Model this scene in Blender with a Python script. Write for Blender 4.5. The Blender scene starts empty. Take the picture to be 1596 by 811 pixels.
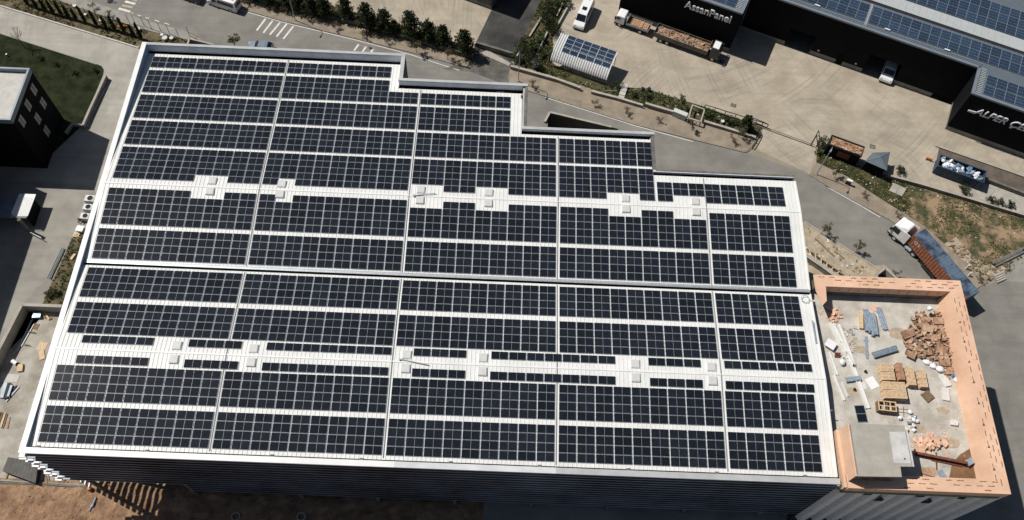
import bpy, math, random
from mathutils import Vector, Matrix, noise
from mathutils.geometry import tessellate_polygon
random.seed(7)
R = math.radians
S = bpy.context.scene
COL = S.collection

# ------------------------------------------------------------------ camera, sun, sky
CAM = Vector((50.83252653, -13.4798706, 117.51258799)); FPX = 1366.028
RX = Vector((0.99904471, 0.03037867, 0.03141341))
RD = Vector((0.04164065, -0.87983771, -0.47344657))
RF = Vector((0.01325603, 0.47430236, -0.8802622))
cd = bpy.data.cameras.new("camera"); cam = bpy.data.objects.new("camera", cd); COL.objects.link(cam)
cd.sensor_width = 36; cd.lens = FPX / 1596 * 36; cd.clip_start = 1; cd.clip_end = 2000
m3 = Matrix((RX, -RD, -RF)).transposed()
cam.matrix_world = Matrix.Translation(CAM) @ m3.to_4x4()
S.camera = cam
SUN_EL, SUN_AZ = 54.0, 156.0           # direction to the sun, math azimuth from +X
w = bpy.data.worlds.new("World"); S.world = w; w.use_nodes = True
nt = w.node_tree; bg = nt.nodes["Background"]
sky = nt.nodes.new("ShaderNodeTexSky"); sky.sky_type = 'NISHITA'; sky.sun_disc = False
sky.sun_elevation = R(SUN_EL); sky.sun_rotation = R(90 - SUN_AZ)
nt.links.new(sky.outputs[0], bg.inputs[0]); bg.inputs[1].default_value = 0.05
sl = bpy.data.lights.new("sun", 'SUN'); sl.energy = 5.0; sl.angle = R(0.5); sl.color = (1, 0.96, 0.9)
so = bpy.data.objects.new("sun", sl); COL.objects.link(so)
sd = Vector((math.cos(R(SUN_AZ)) * math.cos(R(SUN_EL)), math.sin(R(SUN_AZ)) * math.cos(R(SUN_EL)), math.sin(R(SUN_EL))))
so.rotation_euler = sd.to_track_quat('Z', 'Y').to_euler(); so.location = (0, 60, 120)
S.view_settings.view_transform = 'Standard'; S.view_settings.look = 'None'
S.view_settings.exposure = -0.14; S.cycles.diffuse_bounces = 2; S.view_settings.gamma = 1

def A(u, v, z=0.0):
    """world point where the photo's line of sight through (u, v) meets the level z"""
    d = RX * ((u - 798) / FPX) + RD * ((v - 405.5) / FPX) + RF
    return CAM + d * ((z - CAM.z) / d.z)
def AP(pts, z=0.0): return [A(u, v, z) for u, v in pts]

# ------------------------------------------------------------------ materials
def mat(name, c, rough=.8, metal=0., n=0.12, scale=1.5, c2=None, bump=0., bscale=8., spec=.3, detail=6., lo=.35, hi=.65, fine=0.):
    m = bpy.data.materials.new(name); m.use_nodes = True
    t = m.node_tree; b = t.nodes["Principled BSDF"]
    b.inputs["Roughness"].default_value = rough; b.inputs["Metallic"].default_value = metal
    b.inputs["Specular IOR Level"].default_value = spec
    geo = t.nodes.new("ShaderNodeNewGeometry")
    nz = t.nodes.new("ShaderNodeTexNoise"); nz.inputs["Scale"].default_value = scale; nz.inputs["Detail"].default_value = detail
    nz.inputs["Roughness"].default_value = .65
    t.links.new(geo.outputs["Position"], nz.inputs["Vector"])
    rp = t.nodes.new("ShaderNodeValToRGB")
    a = [x * (1 - n) for x in c]; d = c2 if c2 else [min(1, x * (1 + n)) for x in c]
    rp.color_ramp.elements[0].position = lo; rp.color_ramp.elements[1].position = hi
    rp.color_ramp.elements[0].color = (*a, 1); rp.color_ramp.elements[1].color = (*d, 1)
    t.links.new(nz.outputs["Fac"], rp.inputs["Fac"])
    out = rp.outputs["Color"]
    if fine:
        n2 = t.nodes.new("ShaderNodeTexNoise"); n2.inputs["Scale"].default_value = 9; n2.inputs["Detail"].default_value = 4
        t.links.new(geo.outputs["Position"], n2.inputs["Vector"])
        mr = t.nodes.new("ShaderNodeMapRange"); mr.inputs[1].default_value = .3; mr.inputs[2].default_value = .7
        mr.inputs[3].default_value = 1 - fine; mr.inputs[4].default_value = 1 + fine
        t.links.new(n2.outputs["Fac"], mr.inputs[0])
        mx = t.nodes.new("ShaderNodeVectorMath"); mx.operation = 'SCALE'
        t.links.new(out, mx.inputs[0]); t.links.new(mr.outputs[0], mx.inputs["Scale"]); out = mx.outputs[0]
    t.links.new(out, b.inputs["Base Color"])
    if bump:
        n3 = t.nodes.new("ShaderNodeTexNoise"); n3.inputs["Scale"].default_value = bscale; n3.inputs["Detail"].default_value = 5
        t.links.new(geo.outputs["Position"], n3.inputs["Vector"])
        bp = t.nodes.new("ShaderNodeBump"); bp.inputs["Strength"].default_value = bump; bp.inputs["Distance"].default_value = .1
        t.links.new(n3.outputs["Fac"], bp.inputs["Height"]); t.links.new(bp.outputs[0], b.inputs["Normal"])
    return m

def slab_mat(name, c, c2, joint, ang, gx, gy, tyre=0.0, fine=.05, jc=.75, swirl=0.):
    """cast concrete: stains, joints between pours and long faint tyre streaks"""
    m = mat(name, c, rough=.85, n=.12, scale=.22, c2=c2, fine=fine, bump=.15, bscale=14)
    t = m.node_tree; b = t.nodes["Principled BSDF"]; src = b.inputs["Base Color"].links[0].from_socket
    geo = [x for x in t.nodes if x.type == 'NEW_GEOMETRY'][0]
    mp = t.nodes.new("ShaderNodeMapping"); mp.inputs["Rotation"].default_value = (0, 0, R(ang))
    t.links.new(geo.outputs["Position"], mp.inputs["Vector"])
    br = t.nodes.new("ShaderNodeTexBrick"); br.offset = 0; br.inputs["Scale"].default_value = 1
    br.inputs["Brick Width"].default_value = gx; br.inputs["Row Height"].default_value = gy
    br.inputs["Mortar Size"].default_value = joint; br.inputs["Mortar Smooth"].default_value = .3
    br.inputs["Color1"].default_value = (1, 1, 1, 1); br.inputs["Color2"].default_value = (.95, .95, .95, 1)
    br.inputs["Mortar"].default_value = (jc, jc, jc, 1)
    t.links.new(mp.outputs[0], br.inputs["Vector"])
    mx = t.nodes.new("ShaderNodeMix"); mx.data_type = 'RGBA'; mx.blend_type = 'MULTIPLY'; mx.inputs[0].default_value = 1
    t.links.new(src, mx.inputs[6]); t.links.new(br.outputs["Color"], mx.inputs[7]); out = mx.outputs[2]
    if tyre:
        wv = t.nodes.new("ShaderNodeTexNoise"); wv.inputs["Scale"].default_value = 1; wv.inputs["Detail"].default_value = 5
        wv.inputs["Distortion"].default_value = .6
        mp2 = t.nodes.new("ShaderNodeMapping"); mp2.inputs["Rotation"].default_value = (0, 0, R(ang)); mp2.inputs["Scale"].default_value = (.06, 1.1, 1)
        t.links.new(geo.outputs["Position"], mp2.inputs["Vector"]); t.links.new(mp2.outputs[0], wv.inputs["Vector"])
        mr = t.nodes.new("ShaderNodeMapRange"); mr.inputs[1].default_value = .35; mr.inputs[2].default_value = .62
        mr.inputs[3].default_value = 1 - tyre; mr.inputs[4].default_value = 1.04
        t.links.new(wv.outputs["Fac"], mr.inputs[0])
        mv = t.nodes.new("ShaderNodeVectorMath"); mv.operation = 'SCALE'
        t.links.new(out, mv.inputs[0]); t.links.new(mr.outputs[0], mv.inputs["Scale"]); out = mv.outputs[0]
    if swirl:   # curved tyre rubber where vehicles turn
        for cx_, cy_, sc_, ph in ((104, 62, .55, 0), (76, 116, .4, 3), (130, 100, .5, 5)):
            mp3 = t.nodes.new("ShaderNodeMapping"); mp3.vector_type = 'POINT'; mp3.inputs["Location"].default_value = (-cx_, -cy_, 0)
            t.links.new(geo.outputs["Position"], mp3.inputs["Vector"])
            sx = t.nodes.new("ShaderNodeSeparateXYZ"); t.links.new(mp3.outputs[0], sx.inputs[0])
            at2 = t.nodes.new("ShaderNodeMath"); at2.operation = 'ARCTAN2'; t.links.new(sx.outputs[0], at2.inputs[0]); t.links.new(sx.outputs[1], at2.inputs[1])
            ln = t.nodes.new("ShaderNodeVectorMath"); ln.operation = 'LENGTH'; t.links.new(mp3.outputs[0], ln.inputs[0])
            cb = t.nodes.new("ShaderNodeCombineXYZ"); rs = t.nodes.new("ShaderNodeMath"); rs.operation = 'MULTIPLY'; rs.inputs[1].default_value = sc_ * 3.6
            t.links.new(ln.outputs["Value"], rs.inputs[0]); t.links.new(rs.outputs[0], cb.inputs[0]); t.links.new(at2.outputs[0], cb.inputs[1]); cb.inputs[2].default_value = ph
            wv2 = t.nodes.new("ShaderNodeTexNoise"); wv2.inputs["Scale"].default_value = 1.3; wv2.inputs["Detail"].default_value = 6; wv2.inputs["Roughness"].default_value = .6; wv2.inputs["Distortion"].default_value = .5
            t.links.new(cb.outputs[0], wv2.inputs["Vector"])
            nk = t.nodes.new("ShaderNodeTexNoise"); nk.inputs["Scale"].default_value = .085; nk.inputs["Detail"].default_value = 3
            t.links.new(mp3.outputs[0], nk.inputs["Vector"])
            m1 = t.nodes.new("ShaderNodeMapRange"); m1.inputs[1].default_value = .5; m1.inputs[2].default_value = .72
            t.links.new(wv2.outputs["Fac"], m1.inputs[0])
            m2 = t.nodes.new("ShaderNodeMapRange"); m2.inputs[1].default_value = .42; m2.inputs[2].default_value = .6
            t.links.new(nk.outputs["Fac"], m2.inputs[0])
            mm = t.nodes.new("ShaderNodeMath"); mm.operation = 'MULTIPLY'; t.links.new(m1.outputs[0], mm.inputs[0]); t.links.new(m2.outputs[0], mm.inputs[1])
            m4 = t.nodes.new("ShaderNodeMapRange"); m4.inputs[3].default_value = 0; m4.inputs[4].default_value = swirl * 2.6; t.links.new(mm.outputs[0], m4.inputs[0])
            mq = t.nodes.new("ShaderNodeMix"); mq.data_type = 'RGBA'; mq.inputs[7].default_value = (.16, .155, .145, 1)
            t.links.new(m4.outputs[0], mq.inputs[0]); t.links.new(out, mq.inputs[6]); out = mq.outputs[2]
    t.links.new(out, b.inputs["Base Color"])
    return m

M = {}
M['roof'] = mat('white_roof_sheet', (.70, .70, .675), .45, n=.06, scale=.4, fine=.03)
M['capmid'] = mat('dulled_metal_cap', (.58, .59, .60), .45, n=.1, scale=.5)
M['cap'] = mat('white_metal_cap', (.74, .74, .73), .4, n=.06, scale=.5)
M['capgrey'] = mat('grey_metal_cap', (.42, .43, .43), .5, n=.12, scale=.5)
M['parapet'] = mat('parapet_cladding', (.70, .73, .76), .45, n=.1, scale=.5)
M['parapetshade'] = mat('shaded_west_lining', (.33, .40, .48), .5, n=.15, scale=.4)  # same white cladding, its shade put into a darker, bluer colour
M['concm'] = mat('garden_wall_concrete', (.225, .205, .175), .9, n=.25, scale=.8, fine=.1)
M['gutter'] = mat('dark_gutter', (.02, .02, .02), .8, n=.3)
M['steel'] = mat('zinc_steel', (.42, .45, .48), .4, .5, n=.12, scale=2)
M['slat'] = mat('dark_cladding', (.11, .135, .17), .4, .1, n=.5, scale=.12)
M['slatback'] = mat('dark_backing', (.035, .043, .056), .6, n=.3)
M['slatlight'] = mat('glazing_band', (.11, .15, .2), .2, .1, n=.25, scale=.25)
M['fin'] = mat('folded_steel_cladding', (.62, .64, .67), .45, .1, n=.1)
M['soffit'] = mat('dark_soffit', (.03, .03, .035), .8)
M['frame'] = mat('panel_frame', (.54, .58, .63), .45, .1, n=.04)
M['hatch'] = mat('hatch_dome', (.55, .55, .53), .5, n=.06, scale=3)
M['conc'] = mat('raw_concrete', (.36, .335, .29), .9, n=.16, scale=.8, fine=.08)
M['concdark'] = mat('weathered_concrete', (.14, .135, .12), .9, n=.3, scale=.9, fine=.1)
M['conclight'] = mat('fresh_concrete', (.5, .48, .44), .85, n=.1, scale=.8, fine=.05)
M['slabfloor'] = mat('roof_slab', (.44, .40, .34), .85, n=.16, scale=.45, c2=(.57, .54, .48), fine=.1)
M['orange'] = slab_mat('orange_insulation_board', (.70, .445, .30), (.76, .50, .35), .01, 0, 1.25, .6, fine=.04, jc=.9)
M['orangefoam'] = mat('orange_foam', (.68, .43, .30), .7, n=.14, scale=3)
M['print'] = mat('brown_print', (.16, .07, .035), .8)
M['tower'] = mat('plaster_roof', (.36, .335, .29), .9, n=.12, scale=.6, fine=.06)
M['towerl'] = mat('white_plaster', (.52, .51, .49), .85, n=.15, scale=.8)
M['asphalt'] = slab_mat('worn_asphalt', (.195, .186, .166), (.235, .225, .20), .0, 18, 300, 300, tyre=.05, fine=.09)
M['asphaltb'] = mat('black_asphalt', (.042, .04, .038), .8, n=.3, scale=.25, c2=(.07, .068, .064), fine=.08)
M['asphaltm'] = mat('patched_asphalt', (.085, .082, .075), .85, n=.35, scale=.4, c2=(.16, .15, .13), fine=.12)
M['paint'] = mat('road_paint', (.62, .61, .57), .7, n=.2, scale=2, fine=.1)
M['painty'] = mat('faded_yellow_paint', (.42, .34, .22), .75, n=.2, scale=2)
M['paver'] = mat('tan_paving', (.245, .20, .15), .9, n=.15, scale=.5, c2=(.31, .26, .195), fine=.14)
M['paverg'] = mat('grey_paving', (.27, .255, .225), .9, n=.15, scale=.5, fine=.12)
M['kerb'] = mat('kerb_stone', (.22, .205, .18), .85, n=.15, scale=2)
M['yard'] = slab_mat('yard_concrete', (.365, .315, .24), (.445, .39, .305), .03, 23, 40, 5.2, tyre=.04, jc=.93, swirl=.22)
M['drive'] = slab_mat('drive_concrete', (.35, .33, .285), (.42, .395, .345), .03, 22, 40, 40, tyre=.06, jc=.9, swirl=.08)
M['yardg'] = slab_mat('grey_yard_concrete', (.26, .245, .215), (.33, .31, .27), .03, 5, 30, 30, tyre=.05, jc=.9)
M['ramp'] = mat('brown_ramp', (.115, .095, .075), .9, n=.25, scale=.6, fine=.1)
M['dirt'] = mat('brown_dirt', (.235, .135, .078), .95, n=.3, scale=.5, c2=(.35, .22, .135), fine=.25, bump=1.2, bscale=1.6)
M['apron'] = mat('sandy_concrete', (.33, .295, .235), .92, n=.2, scale=.35, c2=(.45, .42, .365), fine=.14, bump=.3, bscale=4)
M['base'] = mat('bare_ground', (.28, .24, .18), .95, n=.2, scale=.2, fine=.15)
M['sand'] = mat('pale_sand', (.36, .30, .22), .95, n=.2, scale=.8, fine=.2, bump=.5, bscale=3)
M['slope'] = mat('slope_soil', (.075, .08, .035), .95, n=.2, scale=.42, c2=(.31, .215, .135), fine=.3, bump=.8, bscale=3, lo=.43, hi=.60, detail=9)
M['lawn'] = mat('dark_lawn', (.013, .018, .008), .95, n=.3, scale=.6, c2=(.03, .036, .016), fine=.2, spec=.1)
M['weeds'] = mat('green_verge', (.038, .052, .02), .95, n=.3, scale=.7, c2=(.12, .098, .055), fine=.3, spec=.1)
M['verge'] = mat('dry_verge', (.05, .055, .028), .95, n=.3, scale=.5, c2=(.18, .14, .085), fine=.3, spec=.1)
M['blade'] = mat('weed_leaves', (.05, .085, .022), .8, n=.5, scale=.7, spec=.2)
M['bladedry'] = mat('dry_weeds', (.17, .14, .065), .8, n=.4, scale=.7, spec=.2)
M['conifer'] = mat('conifer_leaves', (.022, .033, .014), .8, n=.5, scale=2.2, c2=(.045, .06, .024), spec=.15)
M['conifer2'] = mat('greener_conifer_leaves', (.03, .044, .016), .8, n=.5, scale=2.2, c2=(.065, .085, .032), spec=.15)
M['shrub'] = mat('shrub_leaves', (.03, .045, .015), .8, n=.5, scale=2, c2=(.06, .085, .03), spec=.2)
M['sapling'] = mat('sapling_leaves', (.085, .085, .035), .8, n=.4, scale=3, c2=(.15, .12, .06), spec=.2)
M['sapred'] = mat('bronze_leaves', (.15, .105, .06), .8, n=.4, scale=3, spec=.2)
M['silver'] = mat('grey_leaves', (.19, .21, .22), .8, n=.4, scale=3, spec=.2)
M['trunk'] = mat('bark', (.12, .095, .07), .9, n=.2, scale=3)
M['black'] = mat('black_cladding', (.0075, .0085, .0105), .75, n=.2, scale=.4, spec=.06)
M['blackrib'] = mat('black_recess', (.006, .006, .007), .8, spec=.05)
M['trimgrey'] = mat('blue_grey_trim', (.20, .235, .27), .45, .2, n=.1, scale=1)
M['roofgrey'] = mat('grey_roof_sheet', (.40, .42, .42), .5, n=.06)
M['roofdark'] = mat('slate_roof_sheet', (.13, .155, .18), .5, .2, n=.1)
M['plinth'] = mat('grey_plinth', (.23, .22, .20), .85, n=.2, scale=.7)
M['letter'] = mat('silver_letters', (.75, .77, .8), .35, .2, n=.05)
M['white'] = mat('white_paint', (.76, .76, .76), .35, n=.04, spec=.5)
M['silverp'] = mat('silver_paint', (.45, .49, .54), .35, .3, n=.04, spec=.5)
M['bluecar'] = mat('blue_grey_paint', (.20, .25, .31), .3, .2, n=.04, spec=.5)
M['darkcar'] = mat('dark_car_paint', (.03, .035, .045), .3, n=.1, spec=.5)
M['glass'] = mat('dark_glass', (.012, .015, .02), .08, n=.1, spec=.6)
M['rubber'] = mat('tyre_rubber', (.018, .018, .018), .85)
M['chassis'] = mat('dark_chassis', (.03, .03, .032), .7, n=.2)
M['hub'] = mat('wheel_hub', (.6, .6, .58), .4, .3)
M['contside'] = mat('rust_orange_container', (.29, .115, .065), .65, n=.25, scale=1.5)
M['conttop'] = mat('blue_container_roof', (.03, .05, .09), .6, n=.3, scale=.45, c2=(.105, .145, .20), fine=.15, lo=.42, hi=.58)
M['skip'] = mat('blue_skip_paint', (.035, .065, .105), .55, n=.2, scale=1)
M['wood'] = mat('pine_boards', (.60, .44, .28), .8, n=.2, scale=4)
M['woodr'] = mat('red_brown_boards', (.42, .24, .15), .85, n=.3, scale=4)
M['woodd'] = mat('weathered_wood', (.20, .14, .08), .85, n=.3, scale=4)
M['card'] = mat('brown_cardboard', (.30, .165, .10), .85, n=.3, scale=.9, c2=(.50, .32, .21))
M['card2'] = mat('pale_cardboard', (.46, .30, .20), .85, n=.2, scale=1.2, c2=(.56, .39, .27))
M['rust'] = mat('rusty_steel', (.17, .06, .035), .8, n=.3, scale=2)
M['rustscrap'] = mat('rusty_scrap', (.30, .13, .07), .85, n=.5, scale=1.4, c2=(.50, .32, .2))
M['scrapdull'] = mat('dull_wood_scraps', (.25, .15, .10), .9, n=.4, scale=1.6, c2=(.44, .32, .23))
M['galv'] = mat('galvanised_profiles', (.33, .39, .45), .4, .3, n=.2, scale=3)
M['sack'] = mat('white_plastic_sack', (.75, .76, .78), .45, n=.1, scale=3)
M['bluebag'] = mat('blue_plastic', (.12, .2, .32), .5, n=.3, scale=3)
M['ivory'] = mat('ivory_sheet', (.63, .62, .58), .6, n=.08)
M['rail'] = mat('black_rail', (.03, .027, .025), .6)
M['mud'] = mat('brown_mud', (.165, .088, .042), .75, n=.2, scale=.9, c2=(.23, .13, .07), fine=.15)
M['windowlit'] = mat('grey_window', (.30, .31, .31), .3, n=.35, scale=1.2)
M['yellowc'] = mat('orange_plastic', (.5, .16, .05), .6)

def panel_mat(name, c, c2, linec, nx, ny, rough):
    """cells under glass: fine busbars along the panel, faint tint from cell to cell"""
    m = mat(name, c, rough, n=.1, scale=2.4, c2=c2, spec=.3)
    t = m.node_tree; b = t.nodes["Principled BSDF"]; src = b.inputs["Base Color"].links[0].from_socket
    tc = t.nodes.new("ShaderNodeTexCoord")
    br = t.nodes.new("ShaderNodeTexBrick"); br.offset = 0; br.inputs["Scale"].default_value = 1
    br.inputs["Brick Width"].default_value = nx; br.inputs["Row Height"].default_value = ny
    br.inputs["Mortar Size"].default_value = .008; br.inputs["Mortar Smooth"].default_value = .1
    br.inputs["Color1"].default_value = (0, 0, 0, 1); br.inputs["Color2"].default_value = (.0, .0, .0, 1); br.inputs["Mortar"].default_value = (1, 1, 1, 1)
    t.links.new(tc.outputs["Object"], br.inputs["Vector"])
    mx = t.nodes.new("ShaderNodeMix"); mx.data_type = 'RGBA'
    mx.inputs[7].default_value = (*linec, 1)
    t.links.new(br.outputs["Color"], mx.inputs[0]); t.links.new(src, mx.inputs[6])
    oi = t.nodes.new("ShaderNodeObjectInfo"); mr = t.nodes.new("ShaderNodeMapRange")
    mr.inputs[3].default_value = .78; mr.inputs[4].default_value = 1.25
    t.links.new(oi.outputs["Random"], mr.inputs[0])
    mv = t.nodes.new("ShaderNodeVectorMath"); mv.operation = 'SCALE'
    t.links.new(mx.outputs[2], mv.inputs[0]); t.links.new(mr.outputs[0], mv.inputs["Scale"])
    t.links.new(mv.outputs[0], b.inputs["Base Color"])
    return m
M['cell'] = panel_mat('solar_cells', (.0075, .0092, .0125), (.012, .0145, .02), (.022, .028, .037), .168, .084, .1)
M['cellblue'] = panel_mat('blue_solar_cells', (.017, .033, .062), (.027, .047, .08), (.045, .07, .11), .16, .16, .12)

# ------------------------------------------------------------------ mesh helpers
class MB:
    def __init__(s): s.v = []; s.f = []; s.m = []; s.mi = 0
    def face(s, pts):
        i = len(s.v); s.v += [tuple(p) for p in pts]; s.f.append(tuple(range(i, i + len(pts)))); s.m.append(s.mi)
    def box(s, x0, x1, y0, y1, z0, z1):
        i = len(s.v)
        s.v += [(x0, y0, z0), (x1, y0, z0), (x1, y1, z0), (x0, y1, z0), (x0, y0, z1), (x1, y0, z1), (x1, y1, z1), (x0, y1, z1)]
        for q in ((3, 2, 1, 0), (4, 5, 6, 7), (0, 1, 5, 4), (1, 2, 6, 5), (2, 3, 7, 6), (3, 0, 4, 7)):
            s.f.append(tuple(i + k for k in q)); s.m.append(s.mi)
        return s
    def obox(s, c, dx, dy, dz, mtx):
        i = len(s.v); c = Vector(c)
        for z in (-1, 1):
            for x, y in ((-1, -1), (1, -1), (1, 1), (-1, 1)):
                s.v.append(tuple(c + mtx @ Vector((x * dx / 2, y * dy / 2, z * dz / 2))))
        for q in ((3, 2, 1, 0), (4, 5, 6, 7), (0, 1, 5, 4), (1, 2, 6, 5), (2, 3, 7, 6), (3, 0, 4, 7)):
            s.f.append(tuple(i + k for k in q)); s.m.append(s.mi)
        return s
    def bar(s, a, b, w, h=None):
        a, b = Vector(a), Vector(b); d = b - a; L = d.length
        q = d.to_track_quat('X', 'Z').to_matrix()
        return s.obox((a + b) / 2, L, w, h or w, q)
    def prism(s, pts, z0, z1, cap0=True):
        n = len(pts); i = len(s.v)
        area = sum(pts[k][0] * pts[(k + 1) % n][1] - pts[(k + 1) % n][0] * pts[k][1] for k in range(n))
        if area < 0: pts = list(pts)[::-1]
        s.v += [(p[0], p[1], z0) for p in pts] + [(p[0], p[1], z1) for p in pts]
        tri = tessellate_polygon([[Vector((p[0], p[1], 0)) for p in pts]])
        for t in tri:
            a, b, c = t
            cr = (pts[b][0] - pts[a][0]) * (pts[c][1] - pts[a][1]) - (pts[b][1] - pts[a][1]) * (pts[c][0] - pts[a][0])
            if cr < 0: b, c = c, b
            s.f.append((i + n + a, i + n + b, i + n + c)); s.m.append(s.mi)
            if cap0: s.f.append((i + c, i + b, i + a)); s.m.append(s.mi)
        for k in range(n):
            j = (k + 1) % n; s.f.append((i + k, i + j, i + n + j, i + n + k)); s.m.append(s.mi)
        return s
    def sheet(s, pts, z, hole=None):
        P = [[Vector((p[0], p[1], 0)) for p in pts]]
        if hole: P.append([Vector((p[0], p[1], 0)) for p in hole])
        flat = [p for q in P for p in q]; i = len(s.v); s.v += [(p.x, p.y, z) for p in flat]
        for a, b, c in tessellate_polygon(P):
            A_, B_, C_ = flat[a], flat[b], flat[c]
            if (B_ - A_).cross(C_ - A_).z < 0: b, c = c, b
            s.f.append((i + a, i + b, i + c)); s.m.append(s.mi)
        return s
    def cyl(s, a, b, r, r2=None, n=12):
        a, b = Vector(a), Vector(b); r2 = r if r2 is None else r2
        q = (b - a).to_track_quat('Z', 'Y').to_matrix(); i = len(s.v)
        for k in range(n):
            t = 2 * math.pi * k / n; d = q @ Vector((math.cos(t), math.sin(t), 0))
            s.v.append(tuple(a + d * r)); s.v.append(tuple(b + d * r2))
        for k in range(n):
            j = (k + 1) % n; s.f.append((i + 2 * k, i + 2 * j, i + 2 * j + 1, i + 2 * k + 1)); s.m.append(s.mi)
        s.f.append(tuple(i + 2 * k for k in range(n))[::-1]); s.m.append(s.mi)
        s.f.append(tuple(i + 2 * k + 1 for k in range(n))); s.m.append(s.mi)
        return s
    def ring(s, c, ro, ri, z0, z1, n=24):
        i = len(s.v)
        for k in range(n):
            t = 2 * math.pi * k / n; x, y = math.cos(t), math.sin(t)
            for r, z in ((ri, z0), (ro, z0), (ro, z1), (ri, z1)): s.v.append((c[0] + x * r, c[1] + y * r, z))
        for k in range(n):
            j = (k + 1) % n
            for e in range(4):
                g = (e + 1) % 4; s.f.append((i + 4 * k + e, i + 4 * j + e, i + 4 * j + g, i + 4 * k + g)); s.m.append(s.mi)
        return s
    def profile(s, pts, w0, w1, zs):
        """side outline (x,z) extruded across y; half width goes from w0 below zs to w1 at the top"""
        zt = max(p[1] for p in pts); n = len(pts); i = len(s.v)
        def hw(z): return w0 if z <= zs else w0 + (w1 - w0) * (z - zs) / (zt - zs)
        for sg in (-1, 1):
            for x, z in pts: s.v.append((x, sg * hw(z), z))
        for a, b, c in tessellate_polygon([[Vector((p[0], p[1], 0)) for p in pts]]):
            s.f.append((i + a, i + b, i + c)); s.m.append(s.mi); s.f.append((i + n + c, i + n + b, i + n + a)); s.m.append(s.mi)
        for k in range(n):
            j = (k + 1) % n; s.f.append((i + k, i + n + k, i + n + j, i + j)); s.m.append(s.mi)
        return s
    def blob(s, c, rx, ry, rz, n=3, amp=.25, seed=0):
        i = len(s.v); nu, nv = 10, 6
        for a in range(nv + 1):
            ph = math.pi * a / nv
            for b in range(nu):
                th = 2 * math.pi * b / nu
                d = Vector((math.sin(ph) * math.cos(th), math.sin(ph) * math.sin(th), math.cos(ph)))
                k = 1 + amp * noise.noise(d * 1.6 + Vector((seed * 7.3, seed * 1.7, 0)))
                s.v.append((c[0] + d.x * rx * k, c[1] + d.y * ry * k, c[2] + d.z * rz * k))
        for a in range(nv):
            for b in range(nu):
                b2 = (b + 1) % nu
                s.f.append((i + a * nu + b, i + (a + 1) * nu + b, i + (a + 1) * nu + b2, i + a * nu + b2)); s.m.append(s.mi)
        return s
    def mesh(s, name, mats):
        me = bpy.data.meshes.new(name); me.from_pydata(s.v, [], s.f); me.update()
        for m in (mats if isinstance(mats, (list, tuple)) else [mats]): me.materials.append(m)
        if any(s.m): me.polygons.foreach_set('material_index', s.m)
        return me
    def build(s, name, mats, parent=None, world=False, bevel=0, smooth=False):
        if parent and world:
            inv = (Matrix.Translation(parent.location) @ parent.rotation_euler.to_matrix().to_4x4()).inverted()
            s.v = [tuple(inv @ Vector(p)) for p in s.v]
        o = bpy.data.objects.new(name, s.mesh(name, mats)); COL.objects.link(o)
        if parent: o.parent = parent
        if smooth:
            for p in o.data.polygons: p.use_smooth = True
        if bevel:
            import bmesh
            bm = bmesh.new(); bm.from_mesh(o.data); bmesh.ops.remove_doubles(bm, verts=bm.verts, dist=1e-4)
            es = [e for e in bm.edges if len(e.link_faces) == 2 and e.calc_face_angle(0) > .35]
            bmesh.ops.bevel(bm, geom=es, offset=bevel, segments=2, affect='EDGES', profile=.6, clamp_overlap=True)
            bm.to_mesh(o.data); bm.free()
        return o

def tag(o, label=None, cat=None, group=None, kind=None):
    if label: o['label'] = label
    if cat: o['category'] = cat
    if group: o['group'] = group
    if kind: o['kind'] = kind
    return o
def thing(name, label, cat, loc=(0, 0, 0), rz=0., group=None, rx=0.):
    o = bpy.data.objects.new(name, None); COL.objects.link(o); o.empty_display_size = .3
    o.location = loc; o.rotation_euler = (rx, 0, rz)
    return tag(o, label, cat, group)
def struct(name, mb, m): return tag(mb.build(name, m), kind='structure')
def copy_tree(o, parent=None):
    c = o.copy(); COL.objects.link(c); c.parent = parent
    for ch in [x for x in bpy.data.objects if x.parent == o]: copy_tree(ch, c)
    return c
def clone(o, loc, rz, label, scale=1.):
    kids = KIDS.get(o.name) or [x for x in COL.objects if x.parent == o]; KIDS[o.name] = kids
    c = o.copy(); COL.objects.link(c); c.location = loc; c.rotation_euler = (0, 0, rz); c['label'] = label
    c.scale = (scale,) * 3 if not isinstance(scale, tuple) else scale
    for k in kids:
        d = k.copy(); COL.objects.link(d); d.parent = c
        for g in [x for x in COL.objects if x.parent == k]:
            e = g.copy(); COL.objects.link(e); e.parent = d
    return c
KIDS = {}
def rot(a): return Matrix.Rotation(a, 3, 'Z')
def inpoly(x, y, P):
    r = False; n = len(P)
    for i in range(n):
        a, b = P[i], P[(i + 1) % n]
        if (a[1] > y) != (b[1] > y) and x < (b[0] - a[0]) * (y - a[1]) / (b[1] - a[1]) + a[0]: r = not r
    return r
def scatter(P, n):
    xs = [p[0] for p in P]; ys = [p[1] for p in P]; out = []
    while len(out) < n:
        x, y = random.uniform(min(xs), max(xs)), random.uniform(min(ys), max(ys))
        if inpoly(x, y, P): out.append((x, y))
    return out
def ang(a, b): return math.atan2(b[1] - a[1], b[0] - a[0])

# ------------------------------------------------------------------ ground
pit = [(57.3, 60), (57.3, 75.8), (57.9, 78.4), (69.5, 75.45), (69.5, 60)]
struct('ground', MB().sheet([(-900, -900), (1000, -900), (1000, 1000), (-900, 1000)], 0, pit), M['base'])
Z1, Z2, Z3, Z4 = .005, .010, .015, .020
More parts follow.
